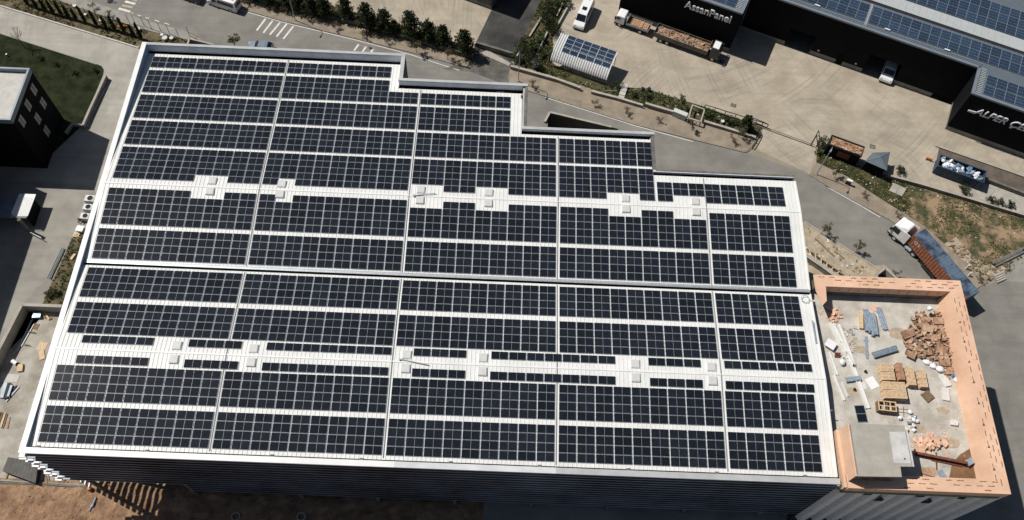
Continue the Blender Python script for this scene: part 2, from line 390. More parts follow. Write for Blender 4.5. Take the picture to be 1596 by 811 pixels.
# asphalt street behind and beside the long hall
NK = [(-40, -110), (130, -60), (250, -27), (376, 13.5), (400, 20.5), (440, 32), (560, 61), (650, 83.5), (733, 106.5), (800, 134), (825, 141.7), (986.7, 193), (1100, 222), (1160, 236.7),
      (1262, 272.5), (1294.7, 292.5), (1345, 320), (1386, 341.7), (1440, 378), (1480, 415), (1520, 452), (1545, 442), (1600, 420)]
SK = [(1600, 560), (1562, 532), (1580, 560), (1640, 800), (1300, 830), (1300, 600), (1270, 480), (1400, 470), (1377.6, 413), (1362.6, 415), (1254, 345)]
rn = AP(NK)
road = rn + [Vector((150, 45, 0)), Vector((150, -40, 0)), Vector((108, -40, 0)), Vector((108.9, 40, 0))]
road += AP([(1440, 470), (1377.6, 413), (1362.6, 415), (1254, 345)]) + [Vector((89.5, 53, 0)), Vector((70, 59.5, 0)), Vector((69.5, 75.45, 0)), Vector((57.9, 78.4, 0)), Vector((57.3, 66.6, 0)), Vector((20, 71, 0)), Vector((2, 86, 0))]
road += AP([(310, 57), (290, 47.5), (240, 35), (135, -1), (-60, -60)])
struct('road', MB().sheet([(p.x, p.y) for p in road], Z1), M['asphalt'])
# pit walls and floor (basement ramp)
mb = MB(); n = len(pit)
for i in range(n):
    a, b = pit[i], pit[(i + 1) % n]; mb.face([(a[0], a[1], 0), (b[0], b[1], 0), (b[0], b[1], -4.5), (a[0], a[1], -4.5)])
mb.sheet(pit, -4.5); struct('basement_ramp', mb, M['concdark'])

def sheet(name, px, z, m, extra=None):
    P = [(p.x, p.y) for p in AP(px)]
    if extra: P += extra
    struct(name, MB().sheet(P, z), M[m]); return P
def raised(name, px, h, m):
    P = [(p.x, p.y) for p in AP(px, h)]
    struct(name, MB().prism(P, -.05, h), M[m]); return P
# yards
yardP = sheet('factory_yard', [(893, -20), (862, 60), (850, 95), (945, 138), (1010, 140), (1090, 165), (1190, 200), (1180, 234), (1262, 271), (1275, 222), (1330, 245), (1384, 273), (1436, 290), (1596, 340), (1700, 380), (1700, 60), (1250, -90)], Z1 + .002, 'yard')
sheet('beige_yard', [(470, -60), (520, 12), (740, 76), (743, 66), (768, 14), (765, -60)], Z1, 'yard')
sheet('black_driveway', [(766, 16), (741, 68), (737, 92), (800, 96), (825, 60), (840, 28), (860, -40), (766, -40)], Z1 + .003, 'asphaltb')
sheet('street_entrance', [(690, 108), (735, 92), (762, 76), (800, 99), (793, 128), (790, 133), (733, 112)], Z2, 'asphaltm')
raised('pale_pavement', [(760, 78), (796, 99), (793, 103), (748, 83)], .1, 'conc')
drive = sheet('concrete_drive', [(-60, -8), (0, 9), (216, 75), (232, 120), (150, 400), (66, 474), (20, 560), (-120, 560), (-120, 60)], Z1, 'drive')
sheet('grey_yard', [(120, 288), (141, 291), (150, 300), (112, 371), (66, 474), (60, 500), (0, 560), (-160, 560), (-160, 280), (58, 284)], Z2, 'yardg')
lawn = sheet('lawn', [(-120, 22), (0, 52), (60, 72), (150, 100), (158, 103), (162, 109), (161, 117), (128, 196), (60, 260), (-150, 260)], Z2, 'lawn')
dstrip = sheet('dirt_strip', [(112.5, 371), (145, 350), (150, 420), (110, 480), (66, 474)], Z2 + .005, 'verge')
verge = sheet('planted_verge', [(-90, -22), (0, 8.3), (100, 40), (216, 75), (300, 95), (306, 62), (292, 63), (240, 51), (210, 42), (90, 1), (-20, -35)], Z2, 'verge')
raised('grey_sidewalk', [(-40, -44), (90, .5), (210, 42), (240, 50), (292, 62), (306, 60), (290, 47.5), (240, 35), (135, -1), (-60, -62)], .12, 'paverg')
north_side = [(376, 13.5), (400, 20.5), (440, 32), (560, 61), (650, 83.5), (715, 101), (728, 103), (734, 98), (733, 94), (600, 53), (440, 12), (395, 0), (330, -22), (230, -52), (230, -33), (250, -27)]
raised('sidewalk', north_side, .12, 'paver')
sheet('conifer_bed', [(300, -40), (395, -2), (440, 11), (600, 52), (733, 93), (741, 76), (600, 32), (470, -4), (380, -40)], Z2, 'weeds')
side2 = [(796, 128), (800, 134), (825, 141.7), (986.7, 193), (1100, 222), (1150, 235), (1163, 236), (1172, 228), (1182, 212), (1100, 193), (1000, 168), (940, 146), (850, 117), (802, 103), (795, 106), (792, 120)]
raised('sidewalk', side2, .12, 'paver')
side3 = [(1262, 272), (1294.7, 292), (1345, 319.5), (1386, 341.2), (1440, 377.5), (1480, 414.5), (1520, 451.5), (1540, 440), (1500, 405), (1440, 352), (1409, 333), (1357, 300), (1320, 275), (1272, 253)]
raised('sidewalk', side3, .12, 'paver')
slope = sheet('slope', [(1272, 253), (1320, 275), (1357, 300), (1409, 333), (1440, 352), (1500, 405), (1530, 446), (1560, 430), (1620, 400), (1680, 370), (1596, 341), (1500, 310), (1436, 290), (1384, 275), (1300, 245), (1275, 222)], Z2, 'slope')
sheet('grass_strip', [(1272, 253), (1320, 275), (1357, 300), (1409, 333), (1425, 320), (1400, 300), (1440, 300), (1436, 290), (1384, 275), (1300, 245), (1275, 222)], Z2 + .004, 'weeds')
sheet('dirt_margin', [(1472, 380), (1530, 446), (1560, 430), (1575, 405), (1530, 415), (1490, 370)], Z3 + .004, 'sand')
bed2 = sheet('planter_bed', [(798, 86), (815, 60), (835, 20), (850, -20), (893, -20), (862, 60), (860, 100), (945, 134), (1010, 139), (1090, 164), (1190, 199), (1180, 211), (1000, 166), (940, 145), (850, 115), (802, 101)], Z2, 'weeds')
ramp = sheet('loading_ramp', [(1464, 228), (1720, 322), (1700, 362), (1520, 277), (1458, 258)], Z2, 'ramp')
sheet('concrete_apron', [(1522, 280), (1700, 345), (1680, 372), (1560, 322), (1500, 300)], Z3, 'conc')
dirtP = [(-40, 1), (-40, 15.2), (1, 15.2), (12, 14), (92, 13), (92, -40), (-40, -40)]
# churned soil before the south face, as a lumpy sheet
mb = MB(); nx, ny = 150, 60
def hz(x, y): return .03 + .4 * max(0, noise.noise(Vector((x * .45, y * .45, 3)))) + .3 * noise.noise(Vector((x * 1.3, y * 1.3, 7))) * .6 + .1
for j in range(ny + 1):
    for i in range(nx + 1):
        x = -30 + 80 * i / nx; y = -22 + 36 * j / ny
        e = min(1, (14.0 - y) / 1.0) * min(1, (x + 30) / 3) * min(1, (50 - x) / 8)
        mb.v.append((x, y, .004 + max(0, hz(x, y)) * max(0, e)))
for j in range(ny):
    for i in range(nx):
        a = j * (nx + 1) + i; mb.f.append((a, a + 1, a + nx + 2, a + nx + 1)); mb.m.append(0)
o = struct('dirt', mb, M['dirt'])
struct('building_plot', MB().sheet([(-22, 14), (-2, 14), (50, 14), (50, -22), (122, -22), (108, 40), (90, 45), (-12.7, 39.3), (-18.5, 39.3)], .003), M['yardg'])
struct('building_apron', MB().sheet([(-30, 14.05), (-2.5, 14.05), (-2.5, 36), (-12.7, 38.9), (-18.2, 38.9), (-24, 16)], Z2), M['apron'])
sheet('grey_paving', [(1538, 438), (1556, 412), (1600, 392), (1660, 380), (1640, 420), (1600, 440)], Z2 + .002, 'paverg')
sheet('construction_margin', [(1254, 345), (1362.6, 415), (1377.6, 413), (1410, 440), (1400, 470), (1250, 460)], Z3, 'sand')
# kerb stones along the sidewalks
def kerb(px, h=.15, w=.16, m='kerb', name='kerb'):
    mb = MB(); P = AP(px, h)
    for a, b in zip(P, P[1:]): mb.bar((a.x, a.y, h / 2), (b.x, b.y, h / 2), w, h)
    struct(name, mb, M[m])
kerb(NK[2:9] + [(715, 101.5), (728, 103.5)]); kerb([(796, 129)] + NK[10:14] + [(1165, 236), (1174, 228), (1182.5, 212)]); kerb(NK[14:21])
kerb([(-60, -62), (135, -1), (240, 35), (290, 47.5), (308, 57)])
kerb([(0, 8.6), (100, 39), (216, 74)], .2, .25, 'conclight'); kerb([(0, 52.5), (150, 100.5)], .1, .12)
kerb([(1254, 345), (1362.6, 415), (1380, 428)], .14, .2, 'conc')
kerb([(938, 142), (1010, 140), (1090, 164), (1190, 199)], .12, .12)
# painted markings
def lines(px, w, m='paint', z=Z3 - .001):
    mb = MB()
    for (a, b) in px:
        p, q = A(*a), A(*b); d = (q - p).normalized() * w / 2; nrm = Vector((-d.y, d.x, 0))
        mb.face([tuple(x) for x in ((p - nrm) + Vector((0, 0, z)), (q - nrm) + Vector((0, 0, z)), (q + nrm) + Vector((0, 0, z)), (p + nrm) + Vector((0, 0, z)))])
    for i, f in enumerate(mb.f):
        v = [Vector(mb.v[k]) for k in f]
        if (v[1] - v[0]).cross(v[2] - v[0]).z < 0: mb.f[i] = f[::-1]
    struct('road_marking', mb, M[m])
lines([((375, 16), (440, 34.8)), ((440, 34.8), (560, 64)), ((560, 64), (640, 85.5)), ((640, 85.5), (700, 105)), ((706, 107), (716, 110)), ((850, 152), (986, 195)), ((986, 195), (1080, 221)), ((1290, 292), (1340, 320)), ((1340, 320), (1372, 339))], .13)
lines([((414, 29.5), (400, 48)), ((425, 32.5), (410.5, 51.5)), ((436.5, 35.5), (420.5, 54.5)), ((447, 37.5), (431, 57.5)), ((457.5, 41), (441.5, 61)), ((559, 69.5), (552, 79)), ((570.5, 73), (565, 81)), ((581.5, 76.5), (577, 84))], .34)
lines([((195, 2.5), (211, 6.5)), ((185, 13.5), (203, 18.5))], .5); lines([((190, 8.5), (207, 12)), ((201, -2.5), (214, 1))], .5, 'painty')
lines([((204, 19.5), (208, 21)), ((214, 23.5), (220, 25)), ((227, 27.5), (232, 29)), ((241, 31.5), (248, 34)), ((256, 36), (264, 38.5))], .16)
# manhole grates
def grate(u, v, w, h, a, z=.14):
    p = A(u, v, z); t = thing('drain_grate', GR.pop(0), 'drain grate', p, R(a), 'drain grates')
    mb = MB(); mb.box(-w / 2, w / 2, -h / 2, -h / 2 + .06, 0, .03).box(-w / 2, w / 2, h / 2 - .06, h / 2, 0, .03).box(-w / 2, -w / 2 + .06, -h / 2 + .061, h / 2 - .061, 0, .03).box(w / 2 - .06, w / 2, -h / 2 + .061, h / 2 - .061, 0, .03)
    mb.build('frame', M['chassis'], t); mb = MB()
    for k in range(7): mb.box(-w / 2 + .06 + k * (w - .12) / 7, -w / 2 + .06 + (k + .6) * (w - .12) / 7, -h / 2 + .062, h / 2 - .062, -.01, .02)
    mb.build('bars', M['concdark'], t)
GR = ['street drain grate at the kerb beside the ramp hole behind the hall', 'street drain grate at the kerb near the rust roofed booth', 'square yard drain near the black rail fence', 'square dark yard drain cover between the booth and the yard', 'small drain at the kerb near the northern hall corner']
grate(975, 188.5, .7, .4, -18, .03); grate(1291, 290.5, .8, .45, -28, .03); grate(1143, 164.5, .9, .7, -20, .02); grate(1360, 229, .9, .8, -15, .02); grate(577, 74.5, .6, .35, -16, .16)
# litter, weeds and grass tufts: nobody could count them
def tufts(name, P, n, h0, h1, m, w=.12, exclude=None):
    mb = MB()
    for x, y in scatter(P, n):
        if noise.noise(Vector((x * .25, y * .25, 1.5))) < -.15: continue
        for k in range(3):
            a = random.uniform(0, 6.28); h = random.uniform(h0, h1); l = random.uniform(.3, 1) * h
            dx, dy = math.cos(a), math.sin(a); px, py = -dy * w, dx * w
            mb.face([(x - px, y - py, .01), (x + px, y + py, .01), (x + dx * l + px * .3, y + dy * l + py * .3, h)])
    tag(mb.build(name, M[m]), kind='stuff')
slopeXY = slope
tufts('grass', bed2, 2000, .12, .4, 'blade', .1); tufts('dry_grass', bed2, 1300, .1, .35, 'bladedry')
gs = [(p.x, p.y) for p in AP([(1272, 253), (1320, 275), (1357, 300), (1409, 333), (1430, 322), (1400, 300), (1440, 300), (1436, 290), (1384, 275), (1300, 245), (1275, 222)])]
tufts('grass', gs, 2200, .06, .18, 'blade', .06); tufts('grass', slopeXY, 2000, .06, .2, 'blade', .07); tufts('dry_grass', slopeXY, 1800, .08, .3, 'bladedry', .1)
tufts('grass', verge, 700, .1, .3, 'blade', .12); tufts('dry_grass', verge, 900, .1, .35, 'bladedry', .12); tufts('grass', dstrip, 500, .1, .3, 'blade', .1)
mb = MB()
for P, n in ((slopeXY, 45), (gs, 14), (bed2, 22), (verge, 8)):
    for x, y in scatter(P, n): mb.obox((x, y, .08), random.uniform(.06, .3), random.uniform(.06, .2), random.uniform(.02, .1), Matrix.Rotation(random.uniform(0, 6), 3, 'Z') @ Matrix.Rotation(random.uniform(-.5, .5), 3, 'X'))
tag(mb.build('litter', M['ivory']), kind='stuff')
mb = MB()
for x, y in scatter(slopeXY, 260): mb.blob((x, y, .05), random.uniform(.08, .28), random.uniform(.08, .22), random.uniform(.05, .15), seed=random.random() * 9)
for x, y in scatter([(p.x, p.y) for p in AP([(1472, 380), (1530, 446), (1560, 430), (1575, 405), (1530, 415), (1490, 370)])], 60): mb.blob((x, y, .05), random.uniform(.1, .3), random.uniform(.1, .25), random.uniform(.08, .2), seed=random.random() * 9)
tag(mb.build('rubble', M['slope']), kind='stuff')
mb = MB()
for x, y in scatter([(-12, 8.3), (9, 8.3), (5, 13), (-2, 14), (-12, 13.5)], 260): mb.blob((x, y, hz(x, y) * .9), random.uniform(.05, .16), random.uniform(.05, .14), random.uniform(.04, .1), seed=random.random() * 9)
tag(mb.build('soil_clods', M['dirt']), kind='stuff')

# ------------------------------------------------------------------ the long hall
SL = 0.0693278
YV, R1, R2 = 36.218, 47.614, 24.496
def prof(y):
    zr = SL * (R1 - YV); zr2 = SL * (YV - R2)
    return 20 + (zr - SL * abs(y - R1) if y > YV else zr2 - SL * abs(y - R2))
hall = thing('factory_hall', 'long white roofed factory hall with stepped back edge carrying rows of dark solar panels', 'factory')
# outer outline of the hall, stepping back along the street
XO, XE, YS = -1.5, 89.85, 12.1; PT = 20.5
outline = [(XO, YS), (XE, YS), (XE, 53.6), (71.2, 53.6), (71.2, 59.65), (53.65, 59.65), (53.65, 67.12), (36.0, 67.12), (36.0, 71.6), (XO, 71.6)]
def wallseg(mb, a, b, z0, z1, th):
    """wall between a and b, its thickness to the left of the direction"""
    a, b = Vector((*a, 0)), Vector((*b, 0)); d = (b - a).normalized(); nrm = Vector((-d.y, d.x, 0)) * th
    mb.prism([(a.x, a.y), (b.x, b.y), (b.x + nrm.x, b.y + nrm.y), (a.x + nrm.x, a.y + nrm.y)], z0, z1)
mb = MB()   # west wall stops at the open south bay; north and east walls go down to the ground
PW0 = PT - .12
wallseg(mb, (XO + .02, 71.58), (XO + .02, 21), 0, PW0, .5); wallseg(mb, (XO + .02, 20.99), (XO + .02, 12.9), 14.0, PW0, .5)
for a, b in ((2, 3), (4, 5), (6, 7), (8, 9)): wallseg(mb, outline[a], outline[b], 0, PW0, .3)
for a, b in ((3, 4), (5, 6), (7, 8)): wallseg(mb, outline[a], outline[b], 0, PW0 - .01, .4)
wallseg(mb, (XE, 12.8), (XE, 53.6), 0, 19.0, .4)
mb.build('wall', M['concdark'], hall)
mb = MB()   # vertical folds on the back parapets, seen on their inner faces
WI = XO + .6
NI = ((WI + .01, 35.45, 71.2), (35.46, 53.0, 66.72), (53.01, 70.7, 59.25), (70.71, XE - .1, 53.2))
LB = (19.12, 19.48, 20.0, 20.0)
for (a, b, y), lb_ in zip(NI, LB): mb.box(a, b, y, y + .08, lb_, PT - .13)
mb.box(35.46, 35.54, 66.82, 71.19, 17.8, PT - .131)
for (a, b, y), lb_ in zip(NI, LB):
    x = a + .2
    while x < b - .1: mb.box(x, x + .05, y - .03, y - .001, lb_ + .02, PT - .16); x += .4
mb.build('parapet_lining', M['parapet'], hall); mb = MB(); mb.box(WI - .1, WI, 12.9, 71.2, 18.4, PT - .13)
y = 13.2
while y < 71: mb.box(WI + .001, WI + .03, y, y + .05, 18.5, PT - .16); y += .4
mb.build('shaded_west_lining', M['parapetshade'], hall)
mb = MB(); mb.box(XO - .03, XO + .62, YS - .03, 71.63, PT - .12, PT); mb.build('west_parapet_cap', M['cap'], hall)
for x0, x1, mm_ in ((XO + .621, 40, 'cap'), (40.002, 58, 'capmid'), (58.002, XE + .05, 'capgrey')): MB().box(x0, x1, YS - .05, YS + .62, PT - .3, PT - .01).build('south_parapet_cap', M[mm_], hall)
mb = MB()
mb.box(XO + .63, 36.03, 71.19, 71.63, PT - .11, PT + .01); mb.box(35.5, 36.04, 67.16, 71.18, PT - .11, PT)
mb.box(35.4, 53.68, 66.71, 67.15, PT - .11, PT + .01); mb.box(53.05, 53.69, 59.69, 66.7, 20.0, 20.12)
mb.box(52.95, 71.23, 59.24, 59.68, PT - .11, PT + .01); mb.box(70.7, 71.24, 53.64, 59.23, 19.75, 19.86)
mb.box(70.7, XE + .03, 53.19, 53.63, 20.2, 20.3)
mb.build('north_parapet_cap', M['capgrey'], hall)
# roof sheets: a gable pair on each side of the valley gutter
strips = [(XO + .6, 35.45, 70.78), (35.45, 53.0, 66.2), (53.0, 70.72, 58.78), (70.72, XE, 52.65)]
mb = MB(); T = .12
def rquad(x0, x1, y0, y1, dz=-T):
    mb.face([(x0, y0, prof(y0 + 1e-6) + dz), (x1, y0, prof(y0 + 1e-6) + dz), (x1, y1, prof(y1 - 1e-6) + dz), (x0, y1, prof(y1 - 1e-6) + dz)])
    for yy, ff in ((y0, 0), (y1, 1)): mb.face([(x0, yy, prof(yy) + dz), (x0, yy, prof(yy) + dz - .25), (x1, yy, prof(yy) + dz - .25), (x1, yy, prof(yy) + dz)][::1 if not ff else -1])
for x0, x1, yn in strips: rquad(x0, x1, R1, yn)
rquad(XO + .6, XE, YV + .32, R1); rquad(XO + .6, XE, R2, YV - .28); rquad(XO + .6, XE, 13.0, R2)
# standing ribs of the sheets
x = XO + .85; 
while x < XE - .05:
    yn = 70.78 if x < 35.4 else 66.2 if x < 52.95 else 58.78 if x < 70.7 else 52.65
    for y0, y1 in ((13.0, R2), (R2, YV - .28), (YV + .32, R1), (R1, yn)):
        a, b = Vector((x, y0, prof(y0) - T + .02)), Vector((x, y1, prof(y1 - 1e-6) - T + .02)); mb.bar(a, b, .04, .05)
    x += .5
mb.box(XE - .02, XE + .06, 13.0, 35.7, 19.5, 20.72) if False else None
for y0, y1 in ((13, R2), (R2, YV - .2), (YV + .3, R1), (R1, 52.65)):
    mb.bar((XE - .02, y0, prof(y0) - .08), (XE - .02, y1, prof(y1 - 1e-5) - .08), .14, .18)
mb.build('roof', M['roof'], hall)
mb = MB()
for yr in (R1, R2): mb.bar((XO + .6, yr, prof(yr) - .085), (XE, yr, prof(yr) - .085), .2, .03)
mb.build('ridge_cap', M['cap'], hall)
mb = MB()   # gutters
for (a, b, y), lb_ in zip(NI, LB): mb.box(a, b, y + .002, y + .078, 17.5, lb_ - .002)  # wall strip below each lining, darkened to paint in the shade of the gap
mb.box(XO + .6, XE - .2, YV - .5, YV + .6, 19.2, 19.3)
for x0, x1, yn in strips[:3]: mb.box(x0, x1, yn - .3, yn + .3, 17.6, 17.75)
mb.box(70.75, XE - .1, 52.3, 53.25, 18.4, 18.5); mb.box(XO + .7, XE - .2, 12.55, 13.4, 18.7, 18.8)
mb.build('gutter', M['gutter'], hall)
mb = MB(); mb.box(XO + .62, XE + .06, YV + .05, YV + .36, 19.86, 19.9); mb.box(XO + .62, XE + .06, YV + .37, YV + .45, 19.9, 19.95)
mb.build('gutter_flashing', M['steel'], hall)
# south face: louvred cladding that stops short of the ground
mb = MB(); mc = MB(); z = 8.95; k = 0
while z < 20.0:
    j = .22 * ((k * 2) % 3 - 1); mb.box(XO + .36 + j, XE - .05, YS - .12, YS + .3, z, z + .3)
    mc.box(XO - .45 + j, XO + .355 + j, YS - .3, YS + .1, z, z + .3); z += 1.05; k += 1
z = 5.8
while z < 8.9: mb.box(13.5, XE - .05, YS - .12, YS + .3, z, z + .3); z += 1.05
mb.build('louvre_slat', M['slat'], hall); mc.build('sunlit_slat_end', M['cap'], hall)  # added white blocks put the sunlight on the slat ends into colour
mb = MB(); mb.box(13.5, XE - .06, YS + .31, YS + .5, 5.6, PT - .31); mb.box(4, 13.49, YS + .31, YS + .5, 14.5, PT - .31); mb.build('facade_backing', M['slatback'], hall)
mb = MB(); mb.box(13.5, XE - .1, YS + .5, YS + .62, 3.2, 5.55); mb.build('glazing_band', M['slatlight'], hall)
mb = MB()
for x in (0.2, 12.3, 26.2, 36.2, 46.2, 56.2, 66.2, 76.2, 86.2): mb.box(x - .2, x + .2, YS + .63, YS + 1.0, 0, 20)
mb.box(-.9, 16.0, 20.4, 20.8, 0, 14); mb.box(15.8, 16.05, 13.1, 20.39, 0, 14)
mb.bar((1.5, 13.3, 9), (8.5, 13.3, .5), .35); mb.bar((8, 13.5, 9), (13, 13.5, 4), .3)
mb.build('column', M['concdark'], hall)
mb = MB(); mb.box(16.1, XE - .1, 14.5, 14.7, 0, 5.5); mb.box(16.1, XE - .2, 12.8, 14.49, 5.5, 5.58); mb.build('ground_floor_wall', M['soffit'], hall)
mb = MB(); z = .9
while z < 13.8: mb.box(XO + .05, XO + .17, 12.9, 20.3, z, z + .72); z += 1.3
mb.build('west_louvre', M['fin'], hall)

# solar arrays
PW, PH = 2.12, 1.06
mbp = MB(); a, b = 1.0, .502
mbp.mi = 1; mbp.box(-a, a, -b, b, .03, .06); mbp.mi = 0
for x0, x1 in ((-a + .016, -.009), (.009, a - .016)): mbp.box(x0, x1, -b + .014, b - .014, .05, .063)
PANEL = mbp.mesh('solar_panel', [M['cell'], M['frame']])
def array(x0, ytop, nr, nc, label, miss=(), lone=None):
    ym = ytop - .5; up = ytop > YV and (ytop - nr * PH) > R1 - 1.5 or (ytop < YV and ytop - nr * PH > R2 - 1.0)
    sgn = -1 if up else 1
    yb = ytop - nr * PH; y_m = (ytop + yb) / 2
    # slope of this side, read from the roof profile at the array's middle
    s = prof(y_m + .05) - prof(y_m - .05); th = math.atan(s / .1)
    t = thing('solar_array', label, 'solar array', (x0, ytop, prof(y_m) + (ytop - y_m) * s / .1 - T + .05), 0, 'solar arrays on the white hall roof', rx=th)
    cells = [(r, c) for r in range(nr) for c in range(nc) if (r, c) not in miss]
    for r, c in cells:
        o = bpy.data.objects.new('solar_panel', PANEL); COL.objects.link(o); o.parent = t
        o.location = (c * PW + PW / 2 - .05, -r * PH - PH / 2, 0)
    rb = MB()
    for r in range(nr):
        cs = sorted(c for rr, c in cells if rr == r); run = []
        for c in cs:
            if run and run[-1][1] == c - 1: run[-1][1] = c
            else: run.append([c, c])
        for c0, c1 in run:
            for f in (.28, .78): rb.box(c0 * PW, (c1 + 1) * PW - .1, -r * PH - f * PH - .015, -r * PH - f * PH + .015, .0, .029)
    rb.build('mounting_rail', M['steel'], t)
BX = [k * (9 * PW + .352) for k in range(5)]
YT = {1: 70.175, 2: 67.553, 3: 62.909, 4: 58.252, 5: 53.632, 6: 46.896, 7: 41.076, 8: 35.6, 9: 30.72, 10: 22.51, 11: 17.70}
blk = ['leftmost block', 'second block from the left', 'middle block', 'second block from the right', 'rightmost block']
rown = {1: 'two deep row at the back parapet', 2: 'second row from the back parapet', 3: 'third row from the back parapet', 4: 'fourth row from the back parapet',
        5: 'row just behind the back ridge', 6: 'row just in front of the back ridge', 7: 'row just behind the valley gutter', 8: 'row just in front of the valley gutter',
        9: 'second row before the valley gutter', 10: 'row just in front of the front ridge', 11: 'frontmost row by the front parapet'}
def L(r, b, x=''): return f'solar array, {rown[r]}, {blk[b]}'
array(BX[0], YT[1], 2, 9, L(1, 0)); array(BX[1] - .1, YT[1], 2, 7, L(1, 1))
array(BX[0], YT[2], 4, 9, L(2, 0)); array(BX[1] - .1, YT[2], 4, 9, L(2, 1, ', stepped corner'), {(r, c) for r in (0, 1) for c in (7, 8)}); array(BX[2] - .15, YT[2] - 2 * PH, 2, 6, L(2, 2, ', two deep'))
for b, nc in ((0, 9), (1, 9), (2, 6)): array(BX[b] - .05 * b, YT[3], 4, nc, L(3, b))
for b, nc in ((0, 9), (1, 9), (2, 9), (3, 6)): array(BX[b] - .05 * b, YT[4], 4, nc, L(4, b))
n5 = [{5, 6}, {1}, {0, 1, 4, 5}, {3, 4}, set()]
for b, nc in ((0, 9), (1, 9), (2, 9), (3, 6)): array(BX[b] - .05 * b, YT[5], 5, nc, L(5, b, ', notched'), {(4, c) for c in n5[b]})
array(71.12, YT[5] - 2 * PH, 3, 8, L(5, 4, ', three deep'), {(2, 1), (2, 2)})
n6 = [{5, 6}, {1}, {0, 1, 4, 5}, {3, 4, 7, 8}, set()]
for b in range(5): array(BX[b], YT[6], 5, 9 if b < 4 else 5, L(6, b, ', notched' if b < 4 else ''), {(0, c) for c in n6[b]})
for r in (7, 8, 9, 10, 11):
    for b in range(5): array(BX[b], YT[r], 4, 9 if b < 4 else 5, L(r, b))
lr = ['at the left end', 'between the two left hatch pairs', 'long one left of centre', 'between the two middle hatch pairs', 'long one right of centre', 'between the two right hatch pairs', 'at the right end']
for xs, yt, nm in (([2.03, 14.52, 23.68, 41.02, 50.21, 68.88, 77.93], YT[9] - 4 * PH - .17, 'behind'), ([1.99, 14.5, 23.55, 41.03, 50.17, 68.95, 77.88], YT[10] + 1.06 + .18, 'in front of')):
    for x, nc, q in zip(xs, (4, 3, 7, 3, 7, 3, 5), lr): array(x, yt, 1, nc, f'panel strip just {nm} the front ridge, {q}')

# roof hatches, in pairs astride the ridges
HX1 = (12.94, 21.96, 40.07, 48.96, 66.88, 76.05); HX2 = (13.22, 22.22, 40.26, 49.27, 67.3, 76.37)
pos6 = ['first pair from the left', 'second pair from the left', 'third pair from the left', 'fourth pair from the left', 'fifth pair from the left', 'rightmost pair']
h0 = None
for hx, ya, yb_, nm in ((HX1, 48.55, 46.93, 'back ridge'), (HX2, 25.4, 23.68, 'front ridge')):
    for x, q in zip(hx, pos6):
        for y, sd_ in ((ya, 'far'), (yb_, 'near')):
            lb = f'square roof hatch on the {nm}, {sd_} one of the {q}'
            p = (x, y, prof(y) - T)
            if h0 is None:
                h0 = thing('roof_hatch', lb, 'roof hatch', p, 0, 'roof hatches along the ridges')
                MB().box(-.52, .52, -.52, .52, 0, .17).build('curb', M['cap'], h0); MB().box(-.5, .47, -.47, .5, .172, .22).build('lid', M['hatch'], h0, bevel=.02)
            else: clone(h0, p, 0, lb)
# cable trays in the gaps between the panel blocks
for i, x in enumerate(BX[1:]):
    xx = x - .27
    for (ya, yb_), q in (((13.2, YV - .4), 'front'), ((YV + .5, (70.7, 66.1, 58.6, 52.5)[i]), 'back')):
        t = thing('cable_tray', f'grey cable tray running down the {q} roof half in the {["first", "second", "third", "fourth"][i]} gap from the left', 'cable tray', (xx, ya, 20), 0, 'cable trays between panel blocks')
        mb = MB(); mid = R2 if q == 'front' else R1
        for a_, b_ in ((ya, mid), (mid, yb_)):
            if b_ > a_:
                for dx in (-.035, .035): mb.bar((xx + dx, a_, prof(a_) - .06), (xx + dx, b_, prof(b_) - .06), .02, .07)
        mb.build('side_rail', M['capgrey'], t, True); mb = MB(); yy = ya + .5
        while yy < yb_: mb.box(xx - .024, xx + .024, yy, yy + .05, prof(yy) - .08, prof(yy) - .06); yy += 1.2
        mb.build('rung', M['capgrey'], t, True)
# odds and ends on the roof
def roofpole(a, b, z, lb):
    p, q = A(*a, z), A(*b, z); t = thing('pipe', lb, 'pipe', p)
    MB().cyl(p, q, .06).build('tube', M['steel'], t, True); MB().cyl(p + Vector((0, 0, -.06)), p + Vector((0, 0, .1)), .16, n=8).build('end_cap', M['steel'], t, True)
roofpole((645, 305), (679, 301.5), 20.85, 'grey pipe lying between two hatches on the back ridge'); roofpole((623, 560), (668, 569), 20.85, 'thin pipe lying between two hatches on the front ridge')
def plank_bridge(u, v, w, lb, z):
    p = A(u, v, z); t = thing('gutter_walkway', lb, 'walkway', p, 0, 'walkway boards over the back gutters')
    MB().box(-w / 2, w / 2, -.25, .25, .02, .08).build('deck', M['galv'], t); mb = MB(); mb.box(-w / 2, w / 2, -.27, -.251, 0, .12).box(-w / 2, w / 2, .251, .27, 0, .12); mb.build('edge', M['cap'], t)
plank_bridge(780, 146, 1.1, 'short walkway board over the gutter near the second roof step', 19.1); plank_bridge(974, 210.5, 1.6, 'pale walkway board over the gutter near the third roof step', 19.6)
p = A(813, 151, 19.5); t = thing('debris_bag', 'small dark bag lying on the white roof by the second step corner', 'bag', p); MB().blob((0, 0, .12), .14, .3, .14, amp=.5).build('bag', M['woodd'], t, smooth=True); MB().box(-.05, .05, -.06, .05, .2, .3).build('knot', M['woodd'], t)
p = A(1223, 331, 20.3); t = thing('roof_bracket', 'small grey bracket on the white roof beside the right end of the back ridge', 'bracket', p); MB().box(-.5, .5, -.05, .05, 0, .15).build('bar', M['steel'], t); MB().box(-.04, .04, .051, .4, 0, .1).build('arm', M['steel'], t)
p = A(1255, 466, 20.2); t = thing('wire_coil', 'loop of grey wire lying on the white roof by the valley gutter end', 'wire', p); MB().ring((0, 0), .52, .46, .0, .05).build('coil', M['steel'], t); MB().bar((.5, 0, .02), (1.3, -.9, .02), .03).build('tail', M['steel'], t)
